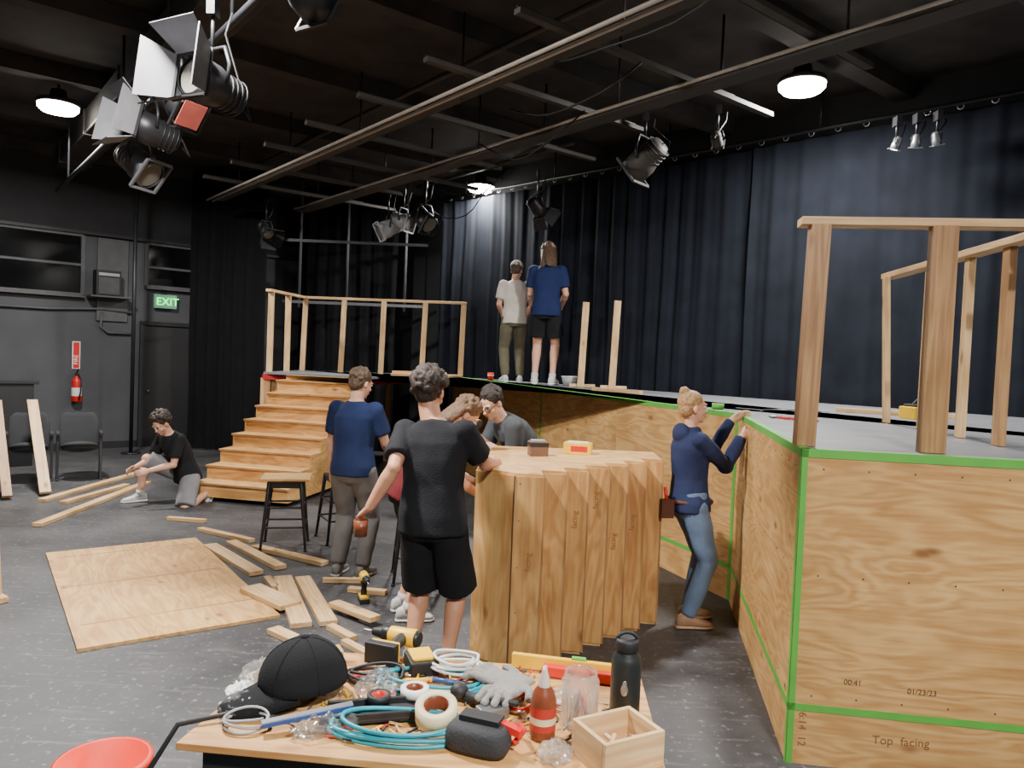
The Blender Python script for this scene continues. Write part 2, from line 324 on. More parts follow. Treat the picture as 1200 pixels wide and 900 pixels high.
def fixture(loc,aim,s=1.0,barn=True,body=BLKM,hang=.35,gel=None,name='theatre_spotlight',blen=.34,bm_=None,es=0):
    loc=V(loc); d=V(aim).normalized(); r,u=perp(d); 
    if u.z<0: u=-u; r=-r
    R=basis(r,u,d); b=MB(); bm_=bm_ or body
    b.lathe([(0,-blen*.6*s),(.07*s,-blen*.6*s),(.1*s,-blen*.45*s),(.105*s,-.05*s),(.12*s,0),(.12*s,.13*s),(.105*s,.135*s)],loc,body,R,n=24)
    b.lathe([(0,.11*s),(.104*s,.12*s)],loc,LENS if not es else mat('lit_lens',(255,255,250),.5,emit=(240,248,255),es=14),R,n=24)
    for k in range(4): b.torus(loc+R@V((0,0,(-.17+.035*k)*s)),.105*s,.006*s,body,R,n=20,k=6)
    f=.13*s
    for a,b2 in ((V((1,0,0)),V((0,1,0))),(V((-1,0,0)),V((0,1,0))),(V((0,1,0)),V((1,0,0))),(V((0,-1,0)),V((1,0,0)))):
        b.beam(loc+R@(a*f+b2*f+V((0,0,.135*s))),loc+R@(a*f-b2*f+V((0,0,.135*s))),.02*s,.02*s,body)
        if barn:
            P=[a*f+b2*f*.95,a*f-b2*f*.95,a*f*1.75-b2*f*1.3,a*f*1.75+b2*f*1.3]
            q=[loc+R@(P[0]+V((0,0,.14*s))),loc+R@(P[1]+V((0,0,.14*s))),loc+R@(P[2]+V((0,0,.31*s))),loc+R@(P[3]+V((0,0,.31*s)))]
            nn=(q[1]-q[0]).cross(q[3]-q[0]).normalized()*.004
            b.add([x+nn for x in q]+[x-nn for x in q],[(0,1,2,3),(7,6,5,4),(0,4,5,1),(1,5,6,2),(2,6,7,3),(3,7,4,0)],bm_)
    if gel: b.box(loc+R@V((0,0,.15*s)),(.2*s,.2*s,.006),gel,R)
    side=V((-d.y,d.x,0)).normalized() if abs(d.z)<.98 else V((1,0,0)); top=loc+V((0,0,.2*s))
    b.tube([loc+side*.125*s,loc+side*.14*s+V((0,0,.1*s)),top+side*.1*s,top,top-side*.1*s,loc-side*.14*s+V((0,0,.1*s)),loc-side*.125*s],.012*s,BLKM,8)
    b.cyl(top,top+V((0,0,hang)),.013,.013,BLKM,8); b.box(top+V((0,0,hang)),(.05,.09,.09),BLKM)
    b.tube([loc-d*.2*s,loc-d*.3*s+V((0,0,-.08)),top+V((.08,0,.1)),top+V((.1,.05,hang))],.007,RUB,6)
    return b.build(name)
fixture((-3.32,6.62,3.40),(.75,-.2,-.62),1.1,False,BG,.3)
fixture((-3.08,6.3,3.62),(-.5,-.5,.15),1.1,True,BLKM,.2,bm_=WB)
fixture((-2.5,5.55,3.60),(.6,-.3,-.5),.95,False,BLKM,.2,gel=mat('red_gel',(180,90,80),.4))
fixture((-1.95,4.75,3.48),(-.35,-.7,.1),1.1,True,BLKM,.25,bm_=BG)
fixture((-1.12,3.85,3.66),(.5,.8,-.5),.85,False)
fixture((-2.0,11.6,3.75),(-.9,-.4,-.5),1.1,False,GREYP,.3)
fixture((-1.75,11.5,3.85),(.9,-.4,-.3),1.0,False,WB,.25)
fixture((-1.4,11.3,3.85),(.5,-.4,-.5),1.15,False,BLKM,.3)
fixture((1.25,7.7,3.9),(-.5,.4,-.5),1.2,False,DKP,.2)
fixture((.25,10.3,3.9),(.6,.5,-.6),.8,True,BLKM,.3,gel=RED)
fixture((-4.0,12.0,3.7),(.6,-.5,-.6),.8,True,BLKM,.3)
for k in range(3): fixture((3.62+.14*k,7.35-.1*k,4.06),(.25*(k-1),.2,-1),.36,False,GREY,.15,es=1)
fixture((1.9,7.4,4.05),(.4,.8,-.5),.45,False,DKP,.2)
# ------------------------------------------------------------------ stage
C1=V((1.365,3.49,0)); C2=V((1.79,5.90,0)); fr=V((.99,-.14,0)).normalized(); sd=(C2-C1).normalized(); u=V((-.376,.927,0)).normalized()
C0=C1+fr*3.4; S1=C2+u*3.76; S2=C2+u*7.42
b=MB()
poly=[(C1.x,C1.y),(C0.x,C0.y),(6.6,5.05),(6.2,5.5),(-1.45,13.1),(-3.65,13.0),(-3.72,11.22),(-2.02,10.87),(S2.x,S2.y),(C2.x,C2.y)]
b.prism(poly,ZS-.03,ZS,DECK)
def strip(p,q,z,h=.05,flat=False,off=.0035):
    d=(q-p).normalized(); nn=V((d.y,-d.x,0))*NS
    if flat: b.beam(p-nn*.018+V((0,0,z+.001)),q-nn*.018+V((0,0,z+.001)),.04,.002,GREEN)
    else: b.beam(p+nn*off+V((0,0,z)),q+nn*off+V((0,0,z)),.002,h,GREEN)
for (p,q,NS) in((C1,C0,1),(C2,C1,1),(S1,C2,1),(S2,S1,1)):
    d=(q-p).normalized(); nn=V((d.y,-d.x,0))
    for z0,z1 in((.275,ZS-.032),(.0,.272)):
        L=(q-p).length; k=max(1,round(L/2.44)); 
        for i in range(k):
            a=p+(q-p)*(i/k)+d*.002; c=p+(q-p)*((i+1)/k)-d*.002
            b.beam(a-nn*.008+V((0,0,(z0+z1)/2)),c-nn*.008+V((0,0,(z0+z1)/2)),.018,z1-z0,PLY)
    strip(p,q,ZS-.018,.04); strip(p,q,ZS,0,True); strip(p,q,.272,.034)
def vst(c,d,nn,w=.04):
    R=basis(d,nn,V((0,0,1))); b.box(c+nn*.0035+d*w/2+V((0,0,ZS/2)),(w,.002,ZS),GREEN,R)
nf=V((fr.y,-fr.x,0)); ns=V((-sd.y,sd.x,0)); nu=V((-u.y,u.x,0))
vst(C1,fr,nf,.028); vst(C1,sd,ns,.03); vst(C2,-sd,ns,.025); vst(C2,u,nu,.03); vst(S1-u*.02,u,nu,.04)
Mf=basis(fr,V((0,0,1)),nf)
b.text('00:41',.036,M4(Mf,C1+fr*.24+nf*.003+V((0,0,.40))),INK_SHADE)
b.text('01/23/23',.036,M4(Mf,C1+fr*.52+nf*.003+V((0,0,.385))),INK_SHADE)
b.text('Top  facing',.056,M4(Mf@RZ(2),C1+fr*.38+nf*.003+V((0,0,.135))),INK)
b.text('6:14  12',.05,M4(Mf@RZ(-90),C1+fr*.05+nf*.003+V((0,0,.25))),INK)
for L,nn,d,base in((2.2,nf,fr,C1),(2.3,ns,sd,C1)):
    for i in range(12):
        for z in(.33,.9,1.4): b.cyl(base+d*(.1+i*.2)+nn*.001+V((0,0,z)),base+d*(.1+i*.2)+nn*.003+V((0,0,z)),.004,.004,INK_SHADE,8)
A0=V((-3.72,11.22,0));A1=V((-2.02,10.87,0))
b.beam(A0+V((0,0,1.42)),A1+V((0,0,1.42)),.03,.08,REDP); b.beam(A1+V((0,0,1.42)),S2+V((0,0,1.42)),.03,.08,REDP); b.beam(V((-3.65,13,1.42)),A0+V((0,0,1.42)),.03,.08,REDP)
for p in((-3.66,11.26),(-3.6,12.8),(-2.1,12.8),(-1.3,12.7)): b.beam((p[0],p[1],0),(p[0],p[1],1.46),.09,.09,PINED)
b.beam((-3.66,11.3,0.0),(-3.66,11.3,1.4),.24,.03,PINE,up=(0,1,0))
b.build('plywood_stage')
# ------------------------------------------------------------------ railings
def post(b,x,y,h=1.06,rot=0,w=.089,t=.038,z=ZS+.002,m=PINE,lean=(0,0)):
    R=RZ(rot); a=R@V((1,0,0)); b.beam((x,y,z),(x+lean[0],y+lean[1],z+h),t,w,m,up=tuple(a))
b=MB()
post(b,1.425,3.63,1.06,-8,.089,.089,m=PINED,lean=(.02,0)); post(b,1.985,3.53,1.06,-8,.11,.07,m=PINED); post(b,2.62,4.02,1.06,80,m=PINED)
b.beam((1.36,3.66,ZS+1.08),(2.75,3.46,ZS+1.08),.11,.038,PINE)
rl=[(2.62,4.02),(2.67,4.45),(2.71,4.95),(2.75,5.49)]
for i,(x,y) in enumerate(rl[1:]): post(b,x,y,1.06,80,.07,lean=(-.06*(i==2),0))
b.beam((2.55,3.5,ZS+1.08),(2.765,5.62,ZS+1.08),.1,.038,PINE)
b.build('wooden_railing',.003)
b=MB(); hz=1.2
for x,y in((-3.66,11.3),(-3.58,11.9),(-3.5,12.5),(-2.85,12.45),(-2.18,12.42),(-1.5,12.4),(-.86,12.4)): post(b,x,y,hz,random.uniform(-4,4),.085,lean=(random.uniform(-.02,.04),0))
b.beam((-3.67,11.2,ZS+hz+.02),(-3.5,12.55,ZS+hz+.02),.09,.04,PINE); b.beam((-3.55,12.5,ZS+hz+.02),(-.8,12.4,ZS+hz+.02),.09,.04,PINE)
b.build('wooden_railing',.003)
for x,y,h in((.93,10.2,1.15),(1.33,10.0,1.17)):
    b=MB(); post(b,x,y,h,0,.089,.04,lean=(.03,0)); b.beam((x-.15,y+.03,ZS+.022),(x+.2,y+.03,ZS+.022),.04,.04,PINE); b.build('upright_stud',.003)
# ------------------------------------------------------------------ back staircase
b=MB(); ax=V((.2,.98,0)).normalized(); sx=V((.98,-.2,0)).normalized(); base=V((-3.145,8.78,0)); NST=8; rise=(ZS-.09-.06)/NST; run=.272; hw=.61
for i in range(NST):
    z1=.06+rise*(i+1); o=base+ax*(run*i)
    b.beam(o-sx*hw+V((0,0,z1-rise/2-.01)),o+sx*hw+V((0,0,z1-rise/2-.01)),.018,rise-.018,PLY2)
    t=base+ax*(run*i+run/2-.02); b.beam(t-sx*(hw+.01)+V((0,0,z1-.01)),t+sx*(hw+.01)+V((0,0,z1-.01)),run+.03,.02,PLY)
    b.beam(o-sx*hw-ax*.037+V((0,0,z1-.01)),o+sx*hw-ax*.037+V((0,0,z1-.01)),.004,.021,PINED)
o=base+ax*(run*NST-.02); b.beam(o-sx*hw+V((0,0,ZS-.055)),o+sx*hw+V((0,0,ZS-.055)),.018,.07,PLY2)
for sgn in(-1,1):
    o=base+sx*hw*sgn; prof=[(0,.06)]
    for i in range(NST): prof+=[(run*i,.06+rise*(i+1)-.02),(run*(i+1),.06+rise*(i+1)-.02)]
    prof+=[(run*NST,.06)]
    q=[]
    for dx in(-.009,.009): q+=[o+sx*dx+ax*a+V((0,0,z)) for a,z in prof]
    n=len(prof)
    b.add(q,[tuple(range(n)),tuple(range(n,2*n))[::-1]]+[(i,(i+1)%n,n+(i+1)%n,n+i) for i in range(n)],PLY,False,[V(((p-base).dot(ax),p.z,.1*sgn)) for p in q])
for sgn in(-1,1):
    for a in(.15,1.1,2.0): c=base+ax*a+sx*.5*sgn; b.cyl(c-sx*.015+V((0,0,.03)),c+sx*.015+V((0,0,.03)),.03,.03,RUB)
b.build('plywood_staircase')
b=MB(); 
for k in range(4): b.beam((-1.9+.05*k,11.75+.12*k,ZS+.022),(-1.0+.05*k,11.95+.12*k,ZS+.022),.1,.038,PINE)
b.beam((-1.9,11.85,ZS+.06),(-1.05,12.0,ZS+.06),.09,.038,PINE); b.build('plank_pile',.003)
# ------------------------------------------------------------------ stair unit on its side
b=MB(); H=1.18; n=7; x0,y0=.053,4.41
dx=.152; dy=.15; pts=[(x0,y0)]
for i in range(n):
    pts.append((pts[-1][0]+dx,pts[-1][1]-.02)); 
    if i<n-1: pts.append((pts[-1][0]-.006,pts[-1][1]+.02+dy))
E=pts[-1]
outer=[(-.19,4.57)]+pts+[(E[0]+.02,5.72),(-.12,5.72)]
b.prism([(x,y) for x,y in outer],H-.018,H,PLY); b.prism(outer,.0,.018,PLY)
def vp(p,q,m=PLY2,z0=.018,z1=H-.018,t=.018,ex=0):
    p=V((p[0],p[1],0));q=V((q[0],q[1],0)); d=(q-p).normalized()
    b.beam(p+V((0,0,z0))+(q-p)/2,p+V((0,0,z1))+(q-p)/2,(q-p).length+ex,t,m,up=tuple(V((d.y,-d.x,0))))
vp(outer[0],outer[1],PLY)
for i in range(len(pts)-1): vp(pts[i],pts[i+1],PLY2,ex=.03 if i%2==0 else 0)
vp(outer[0],(-.12,5.72),PLY); vp((-.12,5.72),(E[0]+.02,5.72),PLY); vp((E[0]+.02,5.72),E,PLY)
for i in range(n):
    p=V((pts[2*i][0],pts[2*i][1],0)); q=V((pts[2*i+1][0],pts[2*i+1][1],0)); d=(q-p).normalized(); nn=V((d.y,-d.x,0))
    b.box(q+d*.012+nn*.002+V((0,0,H/2)),(.008,.026,H-.036),PINED,basis(d,nn,V((0,0,1))))
    b.box(p-d*.013+nn*.002+V((0,0,H/2)),(.006,.024,H-.036),INK_SHADE,basis(d,nn,V((0,0,1))))  # dark strip colours in the shadow line where one step overlaps the next
    if i in(0,2,3,4,5): b.text('facing',.05,M4(basis(V((0,0,1)),-d,nn),p+d*.10+nn*.0097+V((0,0,.60+.1*((i*37)%4)))),INK)
    for z in(.08,.35,.62,.9,1.12): b.cyl(p+d*.02+nn*.008+V((0,0,z)),p+d*.02+nn*.0105+V((0,0,z)),.004,.004,INK_SHADE,6)
b.build('stair_unit_on_side')
b=MB(); b.box((.20,5.25,H+.05),(.13,.1,.10),mat('brown_box',(120,88,70),.7),RZ(10)); b.box((.20,5.25,H+.08),(.134,.104,.03),BLACK,RZ(10)); b.box((.2,5.25,H+.105),(.1,.07,.012),GREYP,RZ(10)); b.build('screw_box',.003)
b=MB(); b.box((.5,5.45,H+.04),(.2,.12,.08),YEL,RZ(-12)); b.box((.5,5.45,H+.082),(.15,.08,.01),mat('paper',(220,215,200),.8),RZ(-12)); b.box((.5,5.388,H+.04),(.12,.006,.04),RED,RZ(-12)); b.build('screw_box',.003)
# ------------------------------------------------------------------ stools
def stool(x,y,rot,top=True):
    b=MB(); R=RZ(rot); o=V((x,y,0)); h=.63
    for sx_ in(-1,1):
        for sy in(-1,1):
            p=o+R@V((sx_*.2,sy*.2,.0)); q=o+R@V((sx_*.14,sy*.14,h)); b.tube([p,p+(q-p)*.5,q],[.012,.016,.02],BLKM,8); b.cyl(p,p+V((0,0,.02)),.017,.017,RUB,10)
    for z,k in((.22,.178),(.40,.162)):
        c=[o+R@V((a*k,b_*k,z)) for a,b_ in((-1,-1),(1,-1),(1,1),(-1,1))]
        for i in range(4): b.cyl(c[i],c[(i+1)%4],.009,.009,BLKM,8)
    b.box(o+V((0,0,h)),(.31,.31,.03),BLKM,R); b.box(o+V((0,0,h-.03)),(.29,.29,.05),BLKM,R)
    if top: b.box(o+V((0,0,h+.027)),(.44,.38,.022),PLY,R)
    b.build('metal_stool',.006)
stool(-2.07,6.98,12); stool(-1.62,7.35,30,False); stool(-.72,6.15,10,False)
# ------------------------------------------------------------------ floor lumber
b=MB(); q=[V((-3.95,6.4,0)),V((-2.51,4.38,0)),V((-1.55,5.15,0)),V((-2.96,7.11,0))]
c=sum(q,V())/4; d=((q[1]-q[0])+(q[2]-q[3])).normalized()
b.box(c+V((0,0,.011)),(2.44,1.22,.02),PLY,basis(d,V((-d.y,d.x,0)),V((0,0,1))))
for k in range(3): b.box(c+d*(-1+.9*k)+V((0,0,.0216)),(.015,1.1,.001),PINED,basis(d,V((-d.y,d.x,0)),V((0,0,1))))
b.build('plywood_sheet')
B=[((-5.29,8.48),(-5.2,10.8),.1,0),((-4.63,7.35),(-4.75,9.83),.1,0),((-5.0,8.4),(-4.9,9.6),.09,0),((-3.57,7.86),(-3.15,7.8),.06,0),((-3.06,7.45),(-2.41,7.08),.07,0),((-2.72,6.85),(-2.02,6.06),.12,0),((-2.58,7.0),(-1.88,6.25),.1,0),((-2.31,6.87),(-1.55,6.42),.09,0),((-1.92,5.62),(-1.5,5.25),.17,.022),((-1.78,5.97),(-1.34,4.95),.14,0),((-1.62,5.97),(-1.17,5.0),.12,.002),((-1.21,5.3),(-.86,5.02),.09,.037),((-1.5,4.85),(-1.25,4.65),.09,0),((-1.33,4.6),(-1.15,4.35),.07,0),((-1.9,5.95),(-1.75,5.7),.06,0),((-1.0,4.7),(-.8,4.5),.05,0),((-1.2,5.75),(-.9,5.7),.06,0),((-1.45,5.95),(-1.15,5.98),.05,0),((-1.15,4.95),(-.95,4.75),.06,0)]
for i,(p,q,w,dz) in enumerate(B):
    b=MB(); z=.019+dz; b.beam((p[0],p[1],z),(q[0],q[1],z),w,.036,PINE); b.build('lumber_board',.003)
b=MB(); b.beam((-5.45,8.8,.04),(-6.2,9.7,1.05),.12,.04,PINE); b.build('leaning_board',.003)
b=MB(); b.beam((-5.7,8.5,.04),(-6.45,9.4,1.05),.10,.04,PINED); b.build('leaning_board',.003)
b=MB(); b.beam((-3.60,5.25,.01),(-3.72,5.32,1.16),.09,.04,PINE,up=(0,1,0)); b.beam((-4.4,5.82,.02),(-3.5,5.18,.02),.09,.04,PINE); b.beam((-3.72,5.32,1.13),(-4.5,5.9,1.13),.04,.09,PINE); b.beam((-4.45,5.86,.01),(-4.45,5.86,1.1),.09,.04,PINE,up=(0,1,0));b.build('lumber_frame',.003)
# ------------------------------------------------------------------ theatre seats
UPH=mat('seat_upholstery',(36,38,41),.85,bump=.15,bscale=80); SEATP=mat('seat_shell',(56,57,61),.4)
def seat(x,y,rot):
    b=MB(); R=RZ(rot); o=V((x,y,0)); 
    def bx(c,s,m): b.box(o+R@V(c),s,m,R)
    rings=[]
    for z,yy,w in((.40,.14,.22),(.5,.16,.235),(.7,.2,.235),(.82,.235,.22),(.87,.25,.17)):
        rings.append([o+R@V((w*math.cos(a),yy+(.05*math.sin(a))-.05*(abs(math.cos(a))**2),z)) for a in [2*math.pi*i/20 for i in range(20)]])
    b.loft(rings,UPH); b.loft([[p+R@V((0,.04,0)) for p in r] for r in rings],SEATP)
    b.ell(o+R@V((0,-.08,.45)),(.22,.24,.06),UPH,R@Matrix.Rotation(math.radians(-14),3,'X'))
    b.ell(o+R@V((0,-.06,.42)),(.21,.22,.05),SEATP,R@Matrix.Rotation(math.radians(-14),3,'X'))
    for s_ in(-1,1):
        bx((s_*.25,-.05,.62),(.04,.36,.04),UPH); bx((s_*.25,.02,.3),(.03,.22,.6),SEATP); bx((s_*.25,.02,.012),(.035,.34,.024),BLKM)
    b.build('theatre_seat',.01)
for k in range(4): seat(-5.75-.48*k,10.0-.30*k,32)
b=MB(); b.beam((-8.6,9.6,.6),(-6.95,10.9,.6),.08,1.2,BLACK); b.beam((-8.6,9.6,1.22),(-6.9,10.94,1.22),.14,.06,WALLD); b.build('seating_divider',.01)
# ------------------------------------------------------------------ drill
def drill(loc,rot,pitch=0,onside=False,parts=None):
    b=parts or MB(); R=RZ(rot)@Matrix.Rotation(math.radians(pitch),3,'X')
    if onside: R=R@Matrix.Rotation(math.radians(90),3,'Y')
    o=V(loc); P=lambda x,y,z:o+R@V((x,y,z))
    b.cyl(P(0,-.07,.19),P(0,.04,.19),.034,.032,YEL); b.cyl(P(0,-.085,.19),P(0,-.07,.19),.026,.034,BLKM); b.cyl(P(0,.04,.19),P(0,.07,.19),.03,.026,BLKM); b.cyl(P(0,.07,.19),P(0,.115,.19),.022,.014,RUB); b.cyl(P(0,.115,.19),P(0,.16,.19),.004,.004,SILV)
    b.tube([P(0,-.02,.17),P(0,-.03,.1),P(0,-.035,.05)],[.024,.021,.024],RUB,12); b.box(P(0,-.01,.14),(.014,.03,.04),RUB,R)
    b.box(P(0,-.02,.045),(.07,.11,.02),YEL,R); b.box(P(0,-.02,.018),(.075,.12,.036),RUB,R)
    return b
drill((-1.03,5.5,0),200).build('cordless_drill',.004)
drill((-.27,5.92,H-.04),20).build('cordless_drill',.004)
# ------------------------------------------------------------------ people
def remesh(b,vs,sm=3,disp=0,dscale=6,seed=0,stretch=(1,1,1)):
    o=bpy.data.objects.new('tmp',b.mesh('tmp')); scene.collection.objects.link(o)
    m=o.modifiers.new('r','REMESH'); m.mode='VOXEL'; m.voxel_size=vs
    s=o.modifiers.new('s','SMOOTH'); s.iterations=sm; s.factor=.5
    dg=bpy.context.evaluated_depsgraph_get(); me=bpy.data.meshes.new_from_object(o.evaluated_get(dg)); bpy.data.objects.remove(o)
    V_=[v.co.copy() for v in me.vertices]
    if disp:
        N=[v.normal.copy() for v in me.vertices]
        for i,p in enumerate(V_):
            q=V((p.x*stretch[0],p.y*stretch[1],p.z*stretch[2]))*dscale+V((seed,seed,0))
            a=noise.noise(q); c=noise.noise(q*2.3); V_[i]=p+N[i]*disp*(1-2*abs(a)+.4*c)
    F_=[tuple(p.vertices) for p in me.polygons]; bpy.data.meshes.remove(me); return V_,F_
def ik(a,c,l1,l2,hint):
    d=c-a; L=d.length; mx=(l1+l2)*.995
    if L>mx: c=a+d*(mx/L); d=c-a; L=mx
    k=(l1*l1-l2*l2+L*L)/(2*L); h=math.sqrt(max(l1*l1-k*k,1e-6)); dn=d/L
    hv=hint-dn*hint.dot(dn); hv=hv.normalized() if hv.length>1e-4 else perp(dn)[0]
    return a+dn*k+hv*h, c
def lerp(a,b,t): return a+(b-a)*t
def person(name,loc,heading,Ht=1.75,pelvis=(0,0,.93),lean=(3,3),side=0,twist=0,feet=None,hands=None,eh=None,kh=None,head=(0,0),hoff=(0,0),
        skin=(205,155,125),shirt=((30,30,32),'tee'),pants=((40,40,44),'long'),shoe=((60,60,62),(200,200,200)),hair=('short',(50,34,24)),fem=1.0,curl=(25,25),voxel=.0068,glasses=False,cap=None,extra=None,hdir=None,hem=-.09,wd=1.0):
    s=Ht/1.75; h=math.radians(heading); F=V((math.cos(h),math.sin(h),0)); R=V((math.sin(h),-math.cos(h),0)); U=V((0,0,1)); O=V(loc)
    W=lambda x,y,z:O+(R*x+F*y+U*z)*s
    SK=mat(name+'_skin',skin,.5,var=.06,scale=20); SH=mat(name+'_shirt',shirt[0],.85,var=.1,bump=.25,bscale=90,spec=.2); PA=mat(name+'_pants',pants[0],.85,var=.12,bump=.25,bscale=90,spec=.2)
    HR=mat(name+'_hair',hair[1],.6,var=.4,scale=60,bump=.5,bscale=160); S1_=mat(name+'_shoe',shoe[0],.6); S2_=mat(name+'_sole',shoe[1],.6)
    Pv=W(*pelvis); sl=math.tan(math.radians(side))
    def dirl(a): a=math.radians(a); return (U*math.cos(a)+F*math.sin(a)+R*sl).normalized()
    d1=dirl(lean[0]); d2=dirl(lean[1]); tw=Matrix.Rotation(math.radians(twist),3,'Z'); 
    def S(l): 
        return Pv+d1*l*s if l<=.2 else Pv+(d1*.2+d2*(l-.2))*s
    def fr_(l):
        t=min(max((l-.05)/.3,0),1); r=(R.lerp(tw@R,t)).normalized(); d=d1.lerp(d2,t).normalized(); f=d.cross(r).normalized(); r=f.cross(d).normalized(); return r,f,d
    def rg(l,rx,ry,n=24,off=0):
        r,f,d=fr_(l); c=S(l)+f*off*s; o=[]
        for i in range(n):
            a=2*math.pi*i/n; ca,sa=math.cos(a),math.sin(a); o.append(c+r*(math.copysign(abs(ca)**.85,ca)*rx*s)+f*(math.copysign(abs(sa)**.85,sa)*ry*s))
        return o
    cr,cf,cd=fr_(.5)
    w=fem*wd
    sh={'L':S(.465)-cr*.172*w*s,'R':S(.465)+cr*.172*w*s}
    hp={'L':Pv-R*.088*s-d1*.03*s,'R':Pv+R*.088*s-d1*.03*s}
    feet=feet or {}; F0={'L':(-.11,.0,.085,8),'R':(.11,.0,.085,-8)}; F0.update(feet)
    H0={'L':(-.27,.05,.78),'R':(.27,.05,.78)}; H0.update(hands or {})
    EH={'L':(-.5,-1,-.2),'R':(.5,-1,-.2)}; EH.update(eh or {}); KH={'L':(-.1,1,0),'R':(.1,1,0)}; KH.update(kh or {})
    LV=lambda t:R*t[0]+F*t[1]+U*t[2]
    body=MB(); st=MB(); pt=MB()
    body.loft([rg(l,rx*w if l>.1 else rx,ry) for l,rx,ry in((-.10,.09,.08),(-.03,.15,.1),(.05,.155,.105),(.17,.13,.092),(.30,.15,.108),(.40,.162,.108),(.465,.145,.082),(.51,.085,.064),(.545,.058,.056))],SK)
    st.loft([rg(l,rx*w,ry) for l,rx,ry in((hem,.182/fem,.135),(.0,.182/fem,.135),(.06,.172,.127),(.17,.158,.116),(.30,.172,.128),(.40,.185,.126),(.465,.17,.1),(.505,.115,.08),(.53,.078,.07))],SH)
    pt.loft([rg(l,rx,ry) for l,rx,ry in((-.13,.12,.095),(-.08,.168,.118),(-.02,.172,.122),(.05,.165,.118),(.08,.16,.112))],PA)
    shp=MB(); fin=MB()
    joints={}
    for k,sg in(('L',-1),('R',1)):
        t=H0[k]; tgt=V(t[1]) if t[0]=='w' else W(*t)
        el,wr=ik(sh[k],tgt,.29*s,.255*s,LV(EH[k]))
        joints[k]=(el,wr)
        a=sh[k]
        body.tube([a-cr*sg*.03*s,a,lerp(a,el,.3),lerp(a,el,.7),el,lerp(el,wr,.25),lerp(el,wr,.7),wr],[x*s*(.93 if fem<1 else 1) for x in(.05,.056,.05,.044,.039,.043,.034,.027)],SK,16)
        body.ell(a,(.056*s,)*3,SK); body.ell(el,(.041*s,)*3,SK)
        hd=(wr-el).normalized()
        if hdir and k in hdir: hd=(hd*.3+LV(hdir[k])).normalized()
        inn=-cr*sg; pnm=(inn+V((0,0,-.5)) if abs(hd.z)<.6 else inn); pnm=(pnm-hd*pnm.dot(hd)).normalized(); pw=hd.cross(pnm)
        if pw.dot(F+U*.6)<0: pw=-pw
        def hr(c,a_,b_): return [c+pw*math.cos(2*math.pi*i/14)*a_*s+pnm*math.sin(2*math.pi*i/14)*b_*s for i in range(14)]
        body.loft([hr(wr-hd*.015*s,.026,.022),hr(wr+hd*.02*s,.032,.019),hr(wr+hd*.06*s,.041,.017),hr(wr+hd*.095*s,.038,.013)],SK)
        cu=curl[0 if k=='L' else 1]
        for j,(of,ln) in enumerate(((.03,.07),(.0105,.08),(-.0095,.074),(-.029,.058))):
            p=wr+hd*(.088-.004*j)*s+pw*of*s; q=[p]; ang=0
            for sg_,k2 in((.45,.5),(.3,1.0),(.25,.9)):
                ang+=math.radians(cu*k2); q.append(q[-1]+(hd*math.cos(ang)+pnm*math.sin(ang)+pw*of*1.6).normalized()*ln*sg_*s)
            body.tube(q,[.0098*s,.0094*s,.0088*s,.0075*s],SK,8); body.ell(q[-1],(.0078*s,)*3,SK,nu=8,nv=6)
        p=wr+hd*.03*s+pw*.03*s; td=(hd*.75+pw*.55+pnm*.35).normalized(); body.tube([p-td*.015*s,p+td*.035*s,p+td*.035*s+(td*.6+hd*.5+pnm*.2).normalized()*.03*s],[.014*s,.0115*s,.009*s],SK,8)
        if shirt[1]=='tee':
            e2=lerp(a,el,.72); st.tube([a-cr*sg*.05*s,a,lerp(a,e2,.5),e2],[.062*s,.071*s,.069*s,.070*s],SH,18); st.ell(a,(.068*s,)*3,SH)
        else:
            e2=lerp(el,wr,.97); st.tube([a-cr*sg*.05*s,a,lerp(a,el,.5),el,lerp(el,e2,.5),e2],[x*s for x in(.06,.064,.058,.053,.048,.038)],SH,18); st.ell(a,(.062*s,)*3,SH); st.ell(el,(.053*s,)*3,SH)
        fx,fy,fz,fyaw=F0[k][:4]; fpitch=F0[k][4] if len(F0[k])>4 else 0
        an=W(fx,fy,fz); kn,an=ik(hp[k],an,.435*s,.425*s,LV(KH[k])); a=hp[k]
        joints[k+'leg']=(kn,an)
        body.tube([a,lerp(a,kn,.35),lerp(a,kn,.75),kn,lerp(kn,an,.28),lerp(kn,an,.65),an],[x*s for x in(.088,.08,.062,.054,.057,.042,.034)],SK,18)
        body.ell(a,(.09*s,.09*s,.09*s),SK); body.ell(kn,(.056*s,)*3,SK)
        if pants[1]=='short':
            e2=lerp(a,kn,pants[2] if len(pants)>2 else .88); st2=lerp(a,kn,-.02)
            pt.tube([st2,lerp(a,kn,.25),lerp(a,kn,.6),e2],[x*s for x in(.1,.105,.105,.108)],PA,20); pt.ell(a,(.1*s,)*3,PA)
        else:
            e2=lerp(kn,an,.97); pt.tube([a,lerp(a,kn,.35),lerp(a,kn,.75),kn,lerp(kn,an,.35),lerp(kn,an,.75),e2],[x*s*(pants[2] if len(pants)>2 else 1) for x in(.098,.097,.08,.072,.07,.06,.054)],PA,20); pt.ell(a,(.1*s,)*3,PA); pt.ell(kn,(.07*s,)*3,PA)
        ya=math.radians(fyaw); ff=(F*math.cos(ya)-R*math.sin(ya)); 
        pr=math.radians(fpitch); ff2=(ff*math.cos(pr)-U*math.sin(pr)); fu=(U*math.cos(pr)+ff*math.sin(pr)); fs=ff.cross(U)
